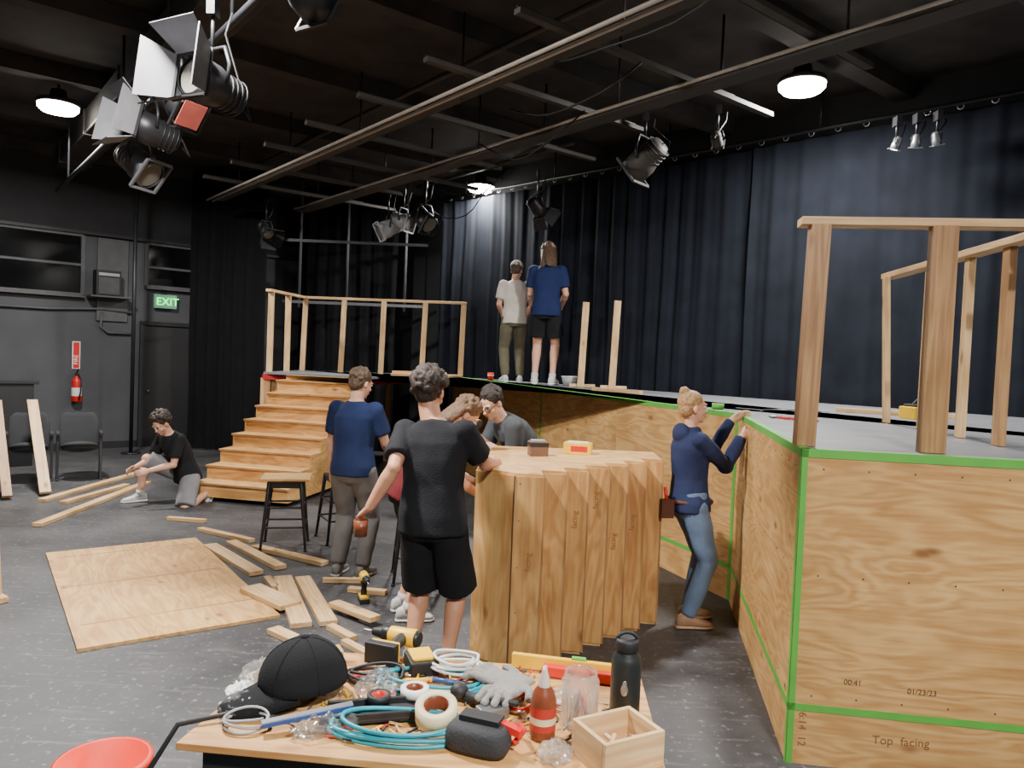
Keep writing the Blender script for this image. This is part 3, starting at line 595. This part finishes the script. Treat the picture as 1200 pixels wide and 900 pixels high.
        def shr(y,hw_,h0,h1,n=16):
            c=an+ff2*y*s-fu*.085*s; mid=(h0+h1)/2; rr=(h1-h0)/2
            return [c+fs*(math.copysign(abs(math.cos(t))**.8,math.cos(t))*hw_*s)+fu*(mid+math.copysign(abs(math.sin(t))**.8,math.sin(t))*rr)*s for t in [2*math.pi*i/n for i in range(n)]]
        shp.loft([shr(-.078,.02,.018,.05),shr(-.07,.033,.012,.09),shr(-.03,.039,.012,.112),shr(.02,.041,.012,.108),shr(.07,.045,.012,.08),shr(.12,.05,.012,.062),shr(.165,.044,.012,.05),shr(.19,.022,.016,.035)],S1_)
        shp.loft([shr(-.082,.022,0,.02),shr(-.072,.036,0,.026),shr(-.02,.041,0,.026),shr(.05,.044,0,.024),shr(.12,.052,0,.024),shr(.17,.046,0,.024),shr(.197,.02,0.002,.022)],S2_)
        if pants[1]=='short': shp.tube([an-fu*.02*s,lerp(an,kn,.12)],[.042*s,.043*s],mat(name+'_sock',(200,200,200),.9),16)
    yw=math.radians(head[0]); pi_=math.radians(head[1]); hf0=(F*math.cos(yw)-R*math.sin(yw)); hf=(hf0*math.cos(pi_)-U*math.sin(pi_)); hu=(U*math.cos(pi_)+hf0*math.sin(pi_)); hr_=hf.cross(hu).normalized()
    HRm=basis(hr_,hf,hu); nb=S(.53)+(R*hoff[0]+F*hoff[1])*.4*s; ndir=(d2*.6+hu*.5).normalized(); hc=S(.53)+ndir*.105*s+hu*.055*s+hf*.012*s+(R*hoff[0]+F*hoff[1])*s
    hs=s
    body.tube([S(.48),nb,hc-hu*.05*s-hf*.012*s],[.062*s*w,.058*s*w,.056*s*w],SK,16)
    def he(b_,c,r,m): b_.ell(hc+HRm@(V(c)*hs),tuple(x*hs for x in r),m,HRm)
    for c,r in(((0,-.012,.03),(.075,.095,.088)),((0,.03,-.03),(.058,.062,.075)),((0,.035,-.075),(.044,.05,.037)),((0,.07,-.095),(.02,.018,.018)),((0,.095,-.004),(.010,.014,.03)),((0,.105,-.024),(.015,.015,.012)),((.031,.076,.026),(.022,.014,.009)),((-.031,.076,.026),(.022,.014,.009)),((.077,-.008,-.01),(.010,.02,.032)),((-.077,-.008,-.01),(.010,.02,.032)),((.038,.062,-.03),(.022,.02,.02)),((-.038,.062,-.03),(.022,.02,.02)),((0,.086,-.058),(.022,.012,.014))): he(body,c,r,SK)
    he(fin,(0,.094,-.054),(.021,.007,.005),mat(name+'_lips',tuple(int(x*y) for x,y in zip(skin,(.85,.6,.6))),.5)); he(fin,(0,.093,-.063),(.018,.007,.006),MATS[name+'_lips'])
    for q in(-1,1):
        he(fin,(q*.031,.079,.008),(.013,.011,.008),WHITE); he(fin,(q*.031,.0895,.008),(.006,.003,.006),RUB); he(fin,(q*.032,.091,.028),(.018,.006,.004),HR)
    if glasses:
        for q in(-1,1): fin.torus(hc+HRm@(V((q*.033,.098,.008))*hs),.024*hs,.003*hs,RUB,HRm@Matrix.Rotation(math.pi/2,3,'X'),n=20,k=6); fin.tube([hc+HRm@(V((q*.057,.095,.01))*hs),hc+HRm@(V((q*.08,-.01,.008))*hs)],.0025,RUB,6)
    hb=MB(); kind=hair[0]; rnd=random.Random(len(name)*17+int(heading))
    hc0=V((0,-.026,.046)); hr0=V((.084,.097,.088))
    if kind=='tight': hr0=V((.080,.096,.082)); hc0=V((0,-.024,.045))
    he(hb,hc0,hr0,HR); he(hb,(0,-.055,-.01),(.07,.055,.07),HR)
    if kind in('curly','short','long','mop'):
        N={'curly':200,'short':130,'long':120,'mop':230}[kind]; br={'curly':.019,'short':.011,'long':.014,'mop':.02}[kind]; ou={'curly':1.14,'short':1.0,'long':1.03,'mop':1.14}[kind]
        for _ in range(N):
            a=rnd.uniform(0,6.283); z=rnd.uniform(-.55,1); rr=math.sqrt(max(0,1-z*z)); p=V((rr*math.cos(a),rr*math.sin(a),z))
            if p.y>.25 and z<.62: continue
            if abs(p.x)>.6 and z<-.1 and p.y>-.2: continue
            c=hc0+V((p.x*hr0.x,p.y*hr0.y,p.z*hr0.z))*ou; q=br*rnd.uniform(.7,1.25); he2=(q,q,q*rnd.uniform(.8,1.4)); hb.ell(hc+HRm@(c*hs),tuple(x*hs for x in he2),HR,HRm,nu=8,nv=6)
    if kind=='long':
        for i in range(46):
            a=rnd.uniform(-2.9,-.25); x=math.cos(a)*.082; y=-.02+math.sin(a)*.085
            L_=rnd.uniform(.1,.19); hb.tube([hc+HRm@(V((x,y,.03))*hs),hc+HRm@(V((x*1.05,y*1.08,-.05))*hs),hc+HRm@(V((x*1.0+rnd.uniform(-.02,.02),y-.01,-.05-L_*.6))*hs),hc+HRm@(V((x*.9+rnd.uniform(-.03,.03),y+.01,-.05-L_))*hs)],[.018*hs,.018*hs,.016*hs,.008*hs],HR,7)
    if kind=='tight':
        he(hb,(0,-.075,.12),(.036,.036,.032),HR); he(hb,(0,-.055,.10),(.03,.03,.03),HR)
    hv,hf_=remesh(hb,.0075,1,.004,55,1); fin.add(hv,hf_,HR,True)
    if cap:
        CP=mat(name+'_cap',cap,.8); fin.ell(hc+HRm@(V((0,-.02,.062))*hs),(.094*hs,.108*hs,.085*hs),CP,HRm,nu=28,nv=16)
    if shirt[1]=='hoodie': 
        c=S(.5)-cf*.08*s; st.ell(c,(.09*s,.05*s,.07*s),SH,basis(cr,cf,cd)); st.ell(S(.52)+cf*.01*s,(.08*s,.07*s,.03*s),SH,basis(cr,cf,cd))
    v_,f_=remesh(body,voxel,2); fin.add(v_,f_,SK,True)
    v_,f_=remesh(st,.011,3,.008,6,3,(1,1,.55)); fin.add(v_,f_,SH,True)
    v_,f_=remesh(pt,.011,3,.008,5.5,9,(1,1,.7)); fin.add(v_,f_,PA,True)
    o=len(fin.v); fin.v+=shp.v; fin.g+=shp.g
    for f,m_,sm_ in zip(shp.f,shp.m,shp.s): fin.f.append(tuple(i+o for i in f)); fin.m.append(fin.mi(shp.mats[m_])); fin.s.append(sm_)
    if extra: extra(fin,joints,R,F,U,s,S,cr,cf,Pv)
    return fin.build(name),joints
def ex1(fin,j,R,F,U,s,S,cr,cf,Pv):
    el,wr=j['L']; d=(wr-el).normalized(); c=wr+d*.09-U*.05; fin.lathe([(0,0),(.036,0),(.04,.09),(.036,.09),(.034,.01)],c-U*.03,BROWN)
person('man_in_black_tshirt',(-.42,4.25,0),74,1.78,lean=(2,6),side=-3,twist=-4,hoff=(-.055,.01),hands={'L':('w',(-.76,4.12,1.0)),'R':('w',(-.10,4.66,1.20))},eh={'L':(.1,-1,-.9),'R':(.6,-.5,-1)},wd=1.06,
   head=(0,18),skin=(196,140,110),shirt=((33,34,38),'tee'),pants=((27,27,30),'short',1.0),hair=('curly',(48,35,28)),curl=(45,15),extra=ex1,hdir={'L':(-.6,.4,-.3),'R':(.3,1,-.2)},hem=-.1,shoe=((70,70,74),(190,190,190)))
person('man_in_navy_tshirt',(-1.28,6.15,0),76,1.73,lean=(1,4),hands={'L':(-.26,.12,.80),'R':(.18,.33,1.0)},head=(-25,18),skin=(214,164,138),shirt=((34,46,82),'tee'),pants=((112,110,110),'long',1.08),hair=('short',(88,68,50)),shoe=((116,112,108),(180,180,178)),hem=-.08)
person('crouching_man',(-3.86,8.78,0),235,1.76,pelvis=(0,-.08,.34),lean=(20,30),hands={'L':(-.08,.42,.42),'R':(.22,.42,.42)},head=(15,40),kh={'L':(-.3,1,-.3),'R':(.5,1,.6)},
   feet={'L':(-.16,-.28,.11,0,50),'R':(.32,.30,.085,-15)},skin=(206,156,130),shirt=((29,29,32),'tee'),pants=((122,122,124),'short',.95),hair=('mop',(50,38,30)),shoe=((190,188,184),(225,225,222)))
def ex4(fin,j,R,F,U,s,S,cr,cf,Pv):
    c=Pv+U*.0; fin.torus(c,.163*s,.012,mat('belt_leather',(84,42,32),.6),basis(R,F,U),sz=1.3)
    q=c+R*.06-F*.19; fin.box(q-U*.05,(.05,.09,.13),MATS['belt_leather'],basis(R,F,U)); fin.cyl(q-U*.02,q+U*.1-F*.02,.012,.012,RED)
person('woman_in_navy_hoodie',(1.30,5.34,0),10,1.68,lean=(-3,-1),twist=4,hands={'L':('w',(1.64,5.56,1.46)),'R':('w',(1.645,5.32,1.36))},eh={'L':(0,-.1,-1),'R':(.1,-.1,-1)},head=(0,0),
   feet={'L':(-.1,.08,.085,5),'R':(.1,-.02,.085,-5)},skin=(222,170,142),shirt=((42,50,82),'hoodie'),pants=((96,116,144),'long',.95),hair=('tight',(176,136,94)),shoe=((150,118,92),(180,150,120)),fem=.88,curl=(30,20),hdir={'L':(0,1,.3),'R':(0,1,.3)},extra=ex4,hem=-.07)
person('person_in_maroon_tshirt',(-.70,5.26,0),18,1.70,lean=(25,38),hands={'L':(-.2,.55,.95),'R':(.2,.5,.9)},head=(-5,48),skin=(214,160,134),shirt=((100,34,38),'tee'),pants=((36,36,40),'short',.85),hair=('long',(104,76,54)),fem=.92,shoe=((200,198,194),(225,225,225)))
person('man_with_glasses',(.20,6.16,0),205,1.78,pelvis=(0,-.02,.93),lean=(28,44),hands={'L':('w',(-.18,5.93,1.17)),'R':('w',(-.36,6.05,1.15))},head=(28,34),skin=(224,176,150),shirt=((72,76,80),'tee'),pants=((46,48,54),'long'),hair=('short',(40,30,24)),glasses=True,curl=(45,45))
person('stagehand_in_white_tshirt',(.0,11.0,ZS),100,1.78,lean=(2,6),hands={'L':(-.15,.25,1.0),'R':(.2,.2,.95)},head=(-25,18),skin=(206,156,130),shirt=((206,198,188),'tee'),pants=((108,102,84),'long'),hair=('short',(60,44,34)),cap=(170,162,150),shoe=((210,208,204),(230,230,230)),voxel=.009)
person('stagehand_in_blue_tshirt',(.44,10.65,ZS),80,2.02,lean=(0,5),hands={'L':(-.12,.25,1.0),'R':(.16,.22,.98)},head=(12,26),skin=(218,164,136),shirt=((34,46,88),'tee'),pants=((34,34,38),'short',.72),hair=('long',(88,66,48)),cap=(178,160,138),shoe=((215,212,205),(230,230,230)),voxel=.009)
# ------------------------------------------------------------------ small stage items
b=MB(); b.lathe([(0,0),(.04,0),(.05,.12),(.046,.12),(.036,.01)],(-.33,11.45,ZS),ORANGE); b.lathe([(.051,.07),(.0515,.09)],(-.33,11.45,ZS),WHITE); b.build('plastic_cup')
b=MB(); b.lathe([(0,0),(.09,0),(.12,.13),(.11,.13),(.08,.01)],(.80,10.4,ZS),GREYP); b.torus((.80,10.4,ZS+.13),.115,.008,WHITE); b.build('small_bucket')
b=MB(); b.beam((1.0,9.2,ZS+.02),(1.5,8.7,ZS+.02),.07,.036,PINE); b.build('lumber_board')
b=MB(); b.beam((2.9,6.7,ZS+.02),(3.8,6.3,ZS+.02),.09,.036,PINE); b.build('lumber_board')
b=MB(); b.beam((1.95,5.5,ZS+.01),(2.15,5.25,ZS+.01),.03,.014,RED); b.beam((1.97,5.42,ZS+.01),(2.2,5.4,ZS+.01),.025,.014,RED); b.ell((1.93,5.5,ZS+.012),(.04,.02,.01),GREY); b.build('pliers')
b=MB(); b.tube([(1.95+.05*i+.06*math.sin(i),6.4+.12*math.cos(i*.9),ZS+.007) for i in range(16)],.005,GREY,6); b.build('extension_cord')
b=MB(); b.cyl((1.75,6.35,ZS+.004),(1.75,6.35,ZS+.05),.05,.05,GREEN); b.cyl((1.75,6.35,ZS+.05),(1.75,6.35,ZS+.052),.035,.035,BROWN); b.build('green_tape_roll')
b=MB(); b.box((3.3,6.1,ZS+.05),(.22,.16,.1),YEL,RZ(20)); b.box((3.3,6.1,ZS+.11),(.18,.12,.02),BLACK,RZ(20)); b.tube([(3.24,6.06,ZS+.12),(3.3,6.1,ZS+.16),(3.36,6.14,ZS+.12)],.008,BLACK,8); b.build('tool_case',.008)
# ------------------------------------------------------------------ orange bucket
b=MB(); o=V((-1.40,2.62,0)); b.lathe([(0,0),(.125,0),(.148,.37),(.157,.37),(.157,.345),(.163,.345),(.163,.375),(.143,.378),(.12,.012),(0,.012)],o,ORANGE,n=36)
b.tube([o+V((.16*math.cos(a),.16*math.sin(a)*.9-.02,.33-.12*abs(math.sin(a)))) for a in [math.pi+math.pi*i/16 for i in range(17)]],.003,SILV,6); b.build('orange_bucket')
# ------------------------------------------------------------------ work table
TZ=.75; b=MB()
tp=[(-.90,2.06),(.46,1.93),(.50,2.66),(-.78,2.75)]
b.prism(tp,TZ-.022,TZ,PLY2)
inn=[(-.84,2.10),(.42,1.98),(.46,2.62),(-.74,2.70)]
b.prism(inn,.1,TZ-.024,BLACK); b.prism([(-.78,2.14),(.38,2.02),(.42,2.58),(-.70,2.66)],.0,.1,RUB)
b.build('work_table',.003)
b=MB(); R=RZ(128); o=V((-.63,2.37,TZ+.045)); K=1.28
HATM=mat('cap_fabric',(27,28,31),.9,bump=.3,bscale=200,spec=.2)
def capfn(q,p): return V((q.x,q.y,max(q.z,-.002)))
b.ell(o+V((0,0,.005)),(.098*K,.112*K,.112*K),HATM,R,nu=32,nv=18,fn=capfn); b.ell(o+V((0,0,.149)),(.012,.012,.007),HATM)
rings=[]
for i in range(9):
    t=i/8; y=.075+.125*t; w=.09*math.sqrt(max(.02,1-(t*.93)**2)); rings.append([o+R@V((w*x*K,(y-.035*abs(x)**2*(1-t))*K,.022-.035*t-.03*x*x+dz)) for x,dz in ((-1,0),(-.6,0.004),(0,.005),(.6,.004),(1,0),(.6,-.003),(0,-.003),(-.6,-.003))])
b.loft(rings,HATM)
for a in range(6): 
    th=a*math.pi/3; b.tube([o+R@V((.0985*K*math.sin(f)*math.cos(th),.1125*K*math.sin(f)*math.sin(th),.005+.1125*K*math.cos(f))) for f in [.05+.19*k for k in range(9)]],.0016,HATM,5)
b.build('baseball_cap')
drill((-.45,2.62,TZ+.045),70,onside=True).build('cordless_drill',.004)
b=MB(); b.box((-.28,2.60,TZ+.03),(.1,.13,.05),RUB,RZ(20)); b.box((-.28,2.60,TZ+.06),(.08,.1,.012),YEL,RZ(20)); b.build('drill_battery',.005)
def coil(name,c,rx,ry,n,m,r=.007,seed=1,z=.01):
    b=MB(); pts=[]
    for i in range(n*24):
        a=2*math.pi*i/24; k=i/(n*24); pts.append((c[0]+rx*(1-.18*k+.06*math.sin(a*.37+seed))*math.cos(a),c[1]+ry*(1-.12*k+.06*math.cos(a*.53))*math.sin(a),TZ+z+.017*(i//24)*.7+.006*math.sin(a*1.7+seed)))
    b.tube(pts,r,m,8); b.build(name)
coil('teal_air_hose',(-.28,2.15),.22,.085,4,TEAL,.007,2); coil('teal_air_hose',(-.22,2.48),.20,.10,3,TEAL,.0065,5)
coil('white_cord',(-.16,2.58),.09,.07,4,WHITE,.005,8,.03)
coil('grey_cable',(-.74,2.16),.07,.05,3,GREYP,.004,3)
coil('red_cord',(.07,2.33),.06,.05,2,RED,.004,6,.02)
coil('black_cord',(-.42,2.50),.10,.06,3,RUB,.005,4,.015)
b=MB(); b.tube([(-.62,2.2,TZ+.01),(-.8,2.2,TZ+.02),(-.93,2.14,TZ+.01),(-1.0,2.1,TZ-.12),(-1.02,2.05,.4),(-1.05,2.05,.02)],.008,RUB,8); b.build('power_cable')
def roll(name,c,R0,w,m,R=None,core=BROWN):
    b=MB(); R=R or Matrix.Identity(3); b.lathe([(R0*.62,0),(R0,0),(R0,w),(R0*.62,w),(R0*.62,0)],c,m,R,n=32); b.lathe([(R0*.58,0),(R0*.62,0),(R0*.62,w),(R0*.58,w),(R0*.58,0)],c,core,R,n=32); b.build(name)
roll('masking_tape_roll',(-.185,2.19,TZ+.035),.062,.05,CREAM,Matrix.Rotation(.3,3,'X'))
roll('electrical_tape_roll',(-.37,2.27,TZ+.045),.036,.02,RUB,core=RED); roll('masking_tape_roll',(-.27,2.35,TZ+.03),.045,.025,WHITE)
b=MB(); b.box((-.36,2.25,TZ+.018),(.34,.11,.012),BLACK,RZ(14)); b.box((-.36,2.30,TZ+.026),(.34,.012,.03),BLKM,RZ(14)); b.box((-.36,2.2,TZ+.026),(.34,.012,.03),BLKM,RZ(14)); b.build('tool_tray',.003)
b=MB(); b.beam((-.68,2.12,TZ+.03),(-.44,2.22,TZ+.05),.03,.012,BLUE); b.beam((-.68,2.12,TZ+.037),(-.44,2.22,TZ+.057),.024,.003,SILV); b.build('steel_ruler')
b=MB(); b.beam((.04,2.66,TZ+.03),(.46,2.575,TZ+.03),.022,.05,YEL); b.beam((.15,2.605,TZ+.02),(.44,2.54,TZ+.02),.035,.035,RED); b.cyl((.25,2.62,TZ+.058),(.3,2.61,TZ+.058),.008,.008,GREEN); b.build('spirit_level',.003)
b=MB(); o=(.13,2.17,TZ); b.lathe([(0,0),(.034,0),(.038,.01),(.038,.11),(.03,.14),(.018,.155),(.016,.165),(0,.165)],o,BROWN,n=28); b.lathe([(.0385,.03),(.0385,.1)],o,mat('label_red',(170,48,36),.5)); b.lathe([(.0388,.05),(.0388,.07)],o,CREAM); b.lathe([(0,.2),(.005,.215),(.008,.2),(.018,.165),(.018,.155)],o,mat('cap_white',(215,200,190),.5)); b.build('glue_bottle')
b=MB(); o=(.245,2.25,TZ); b.lathe([(0,0.004),(.05,.004),(.056,.02),(.058,.14),(.05,.155),(.05,.17),(.046,.17),(.046,.155),(.054,.14),(.052,.02),(0,.012)],o,CLEAR,n=32)
for i in range(14): b.cyl((o[0]+random.uniform(-.03,.03),o[1]+random.uniform(-.03,.03),TZ+.02),(o[0]+random.uniform(-.03,.03),o[1]+random.uniform(-.03,.03),TZ+.1),.003,.002,GREY if i%2 else RED,6)
b.build('plastic_jar')
DG=mat('bottle_powdercoat',(28,34,34),.45,bump=.1,bscale=200)
b=MB(); o=V((.395,2.33,TZ)); b.lathe([(0,0),(.044,0),(.047,.006),(.047,.17),(.044,.19),(.033,.205),(.033,.212)],o,DG,n=36); b.lathe([(.036,.21),(.038,.214),(.038,.24),(.034,.246),(0,.246)],o,RUB,n=32)
b.tube([o+V((.034*math.cos(a)*1.0,0,.235+.03*math.sin(a))) for a in [math.pi*i/12 for i in range(13)]],.006,RUB,8); b.ell(o+V((-.01,-.0455,.1)),(.012,.003,.02),SILV); b.ell(o+V((-.01,-.0465,.12)),(.007,.002,.009),SILV); b.build('water_bottle')
b=MB(); R=RZ(28); o=V((.335,2.065,TZ)); P=lambda x,y,z:o+R@V((x,y,z))
for y in(-.075,.075): b.box(P(0,y,.05),(.20,.014,.10),PINE,R)
for x in(-.093,.093): b.box(P(x,0,.05),(.014,.136,.10),PINE,R)
b.box(P(0,0,.006),(.18,.14,.01),PINED,R)
for i in range(16): a=V((random.uniform(-.06,.06),random.uniform(-.04,.04),.02+.003*i)); q=a+V((random.uniform(-.04,.04),random.uniform(-.03,.03),random.uniform(-.01,.02))); b.beam(P(*a),P(*q),.012,.008,PINE if i%3 else SILV)
b.build('wooden_crate',.002)
GL=mat('work_glove',(136,132,128),.9,bump=.4,bscale=150)
def glove(loc,rot,flip=1):
    g=MB(); R=RZ(rot); o=V(loc); P=lambda x,y,z:o+R@V((x*flip,y,z))
    g.loft([[P(w*math.cos(t),y,.02+hh*math.sin(t)) for t in [2*math.pi*i/14 for i in range(14)]] for y,w,hh in((-.09,.05,.016),(-.05,.042,.017),(0,.052,.02),(.045,.05,.018))],GL)
    for x,l in((-.038,.07),(-.013,.085),(.012,.08),(.036,.06)): g.tube([P(x,.03,.02),P(x*1.15,.04+l*.5,.032),P(x*1.25,.04+l,.016)],[.013,.0125,.011],GL,10); g.ell(P(x*1.25,.04+l,.016),(.011,)*3,GL,nu=10,nv=6)
    g.tube([P(.04,-.03,.02),P(.075,.0,.025),P(.09,.035,.02)],[.015,.013,.011],GL,10); g.ell(P(.09,.035,.02),(.011,)*3,GL,nu=10,nv=6)
    v_,f_=remesh(g,.004,2,.002,40); b=MB(); b.add(v_,f_,GL,True); b.build('work_glove')
glove((.0,2.47,TZ+.02),60); glove((.03,2.38,TZ+.03),150,-1)
b=MB(); R=RZ(-20); o=V((-.055,2.09,TZ)); 
b.loft([[o+R@V((w*math.copysign(abs(math.cos(t))**.6,math.cos(t)),d_*math.copysign(abs(math.sin(t))**.6,math.sin(t)),z)) for t in [2*math.pi*i/24 for i in range(24)]] for z,w,d_ in((0,.085,.05),(.02,.095,.06),(.06,.09,.055),(.075,.075,.045))],mat('pouch_nylon',(44,45,48),.8,bump=.3,bscale=120)); b.box(o+R@V((0,.02,.08)),(.12,.05,.02),RUB,R)
b.beam(o+V((.02,.03,.08)),o+V((.12,-.02,.06)),.025,.02,RED); b.tube([o+V((.1,-.02,.03)),o+V((.13,.02,.05)),o+V((.12,.07,.04)),o+V((.09,.1,.02))],.008,RED,8); b.build('tool_pouch')
b=MB(); b.box((-.02,2.27,TZ+.02),(.09,.06,.04),GREY,RZ(30)); b.cyl((-.05,2.3,TZ+.05),(.06,2.27,TZ+.05),.012,.01,RUB); b.build('nail_gun_part',.004)
def bag(loc,r,m,name,seed):
    b=MB(); b.ell(V(loc)+V((0,0,r[2]*.8)),r,m,RZ(seed*30),nu=40,nv=24,fn=lambda q,p:V((q.x*(1+.25*noise.noise(p*3+V((seed,0,0)))),q.y*(1+.25*noise.noise(p*3+V((0,seed,0)))),max(-r[2]*.8,q.z*(1+.9*noise.noise(p*5+V((seed,seed,0)))))))); b.build(name)
bag((-.77,2.46,TZ),(.09,.10,.035),CLEAR,'plastic_bag',1); bag((-.78,2.27,TZ),(.08,.07,.025),CLEAR,'plastic_bag',2); bag((-.40,2.42,TZ),(.11,.07,.03),CLEAR,'plastic_bag',3); bag((.16,2.05,TZ),(.05,.05,.025),CLEAR,'plastic_bag',4); bag((.2,2.38,TZ),(.06,.05,.025),CLEAR,'plastic_bag',5); bag((-.5,2.15,TZ),(.1,.05,.025),CLEAR,'plastic_bag',7)
bag((-.82,2.36,TZ),(.05,.05,.02),WHITE,'crumpled_paper',6)
b=MB()
rn=random.Random(5)
for i in range(200):
    x=rn.uniform(-.62,.38);y=rn.uniform(2.08,2.64);a=rn.uniform(0,3.1);L=rn.uniform(.02,.055); z=TZ+.006+rn.uniform(0,.012)
    b.beam((x,y,z),(x+L*math.cos(a),y+L*math.sin(a),z+rn.uniform(-.002,.006)),.005,.005,rn.choice([SILV,GREY,YEL,SILV,RUB,RED,PINE,RUB]))
b.build('scattered_screws_and_bits')
b=MB()
for i in range(5):
    x=-.55+.1*i; b.cyl((x,2.48+.03*(i%2),TZ+.012),(x+.12,2.54-.02*i,TZ+.014),.009,.008,[RED,RUB,YEL,BLUE,GREY][i]); b.cyl((x+.12,2.54-.02*i,TZ+.014),(x+.19,2.57-.03*i,TZ+.012),.003,.003,SILV)
b.build('screwdriver_set')
b=MB(); b.beam((-.72,2.62,TZ+.02),(-.58,2.69,TZ+.02),.07,.03,PINE); b.build('wood_offcut',.002)
b=MB(); b.cyl((-.12,2.38,TZ+.02),(.02,2.30,TZ+.02),.018,.018,RUB); b.ell((-.13,2.385,TZ+.03),(.03,.03,.028),RUB); b.cyl((.02,2.3,TZ+.02),(.08,2.28,TZ+.02),.006,.006,SILV); b.build('ratchet_tool')
# ------------------------------------------------------------------ world + camera
w=bpy.data.worlds.new('w'); scene.world=w; w.use_nodes=True; w.node_tree.nodes['Background'].inputs[0].default_value=(.5,.55,.65,1); w.node_tree.nodes['Background'].inputs[1].default_value=.05
cam=bpy.data.cameras.new('camera'); co=bpy.data.objects.new('camera',cam); scene.collection.objects.link(co); scene.camera=co
cam.sensor_width=36; cam.lens=880/1200*36; cam.clip_start=.05; cam.clip_end=100
p=math.atan(32/880); r=.04
f=V((0,math.cos(p),-math.sin(p))); u0=V((0,math.sin(p),math.cos(p))); r0=V((1,0,0))
rr=(r0*math.cos(r)+u0*math.sin(r)); uu=(u0*math.cos(r)-r0*math.sin(r))
co.matrix_world=M4(basis(rr,uu,-f),(0,0,1.865))
scene.view_settings.view_transform='AgX'
scene.view_settings.exposure=.5
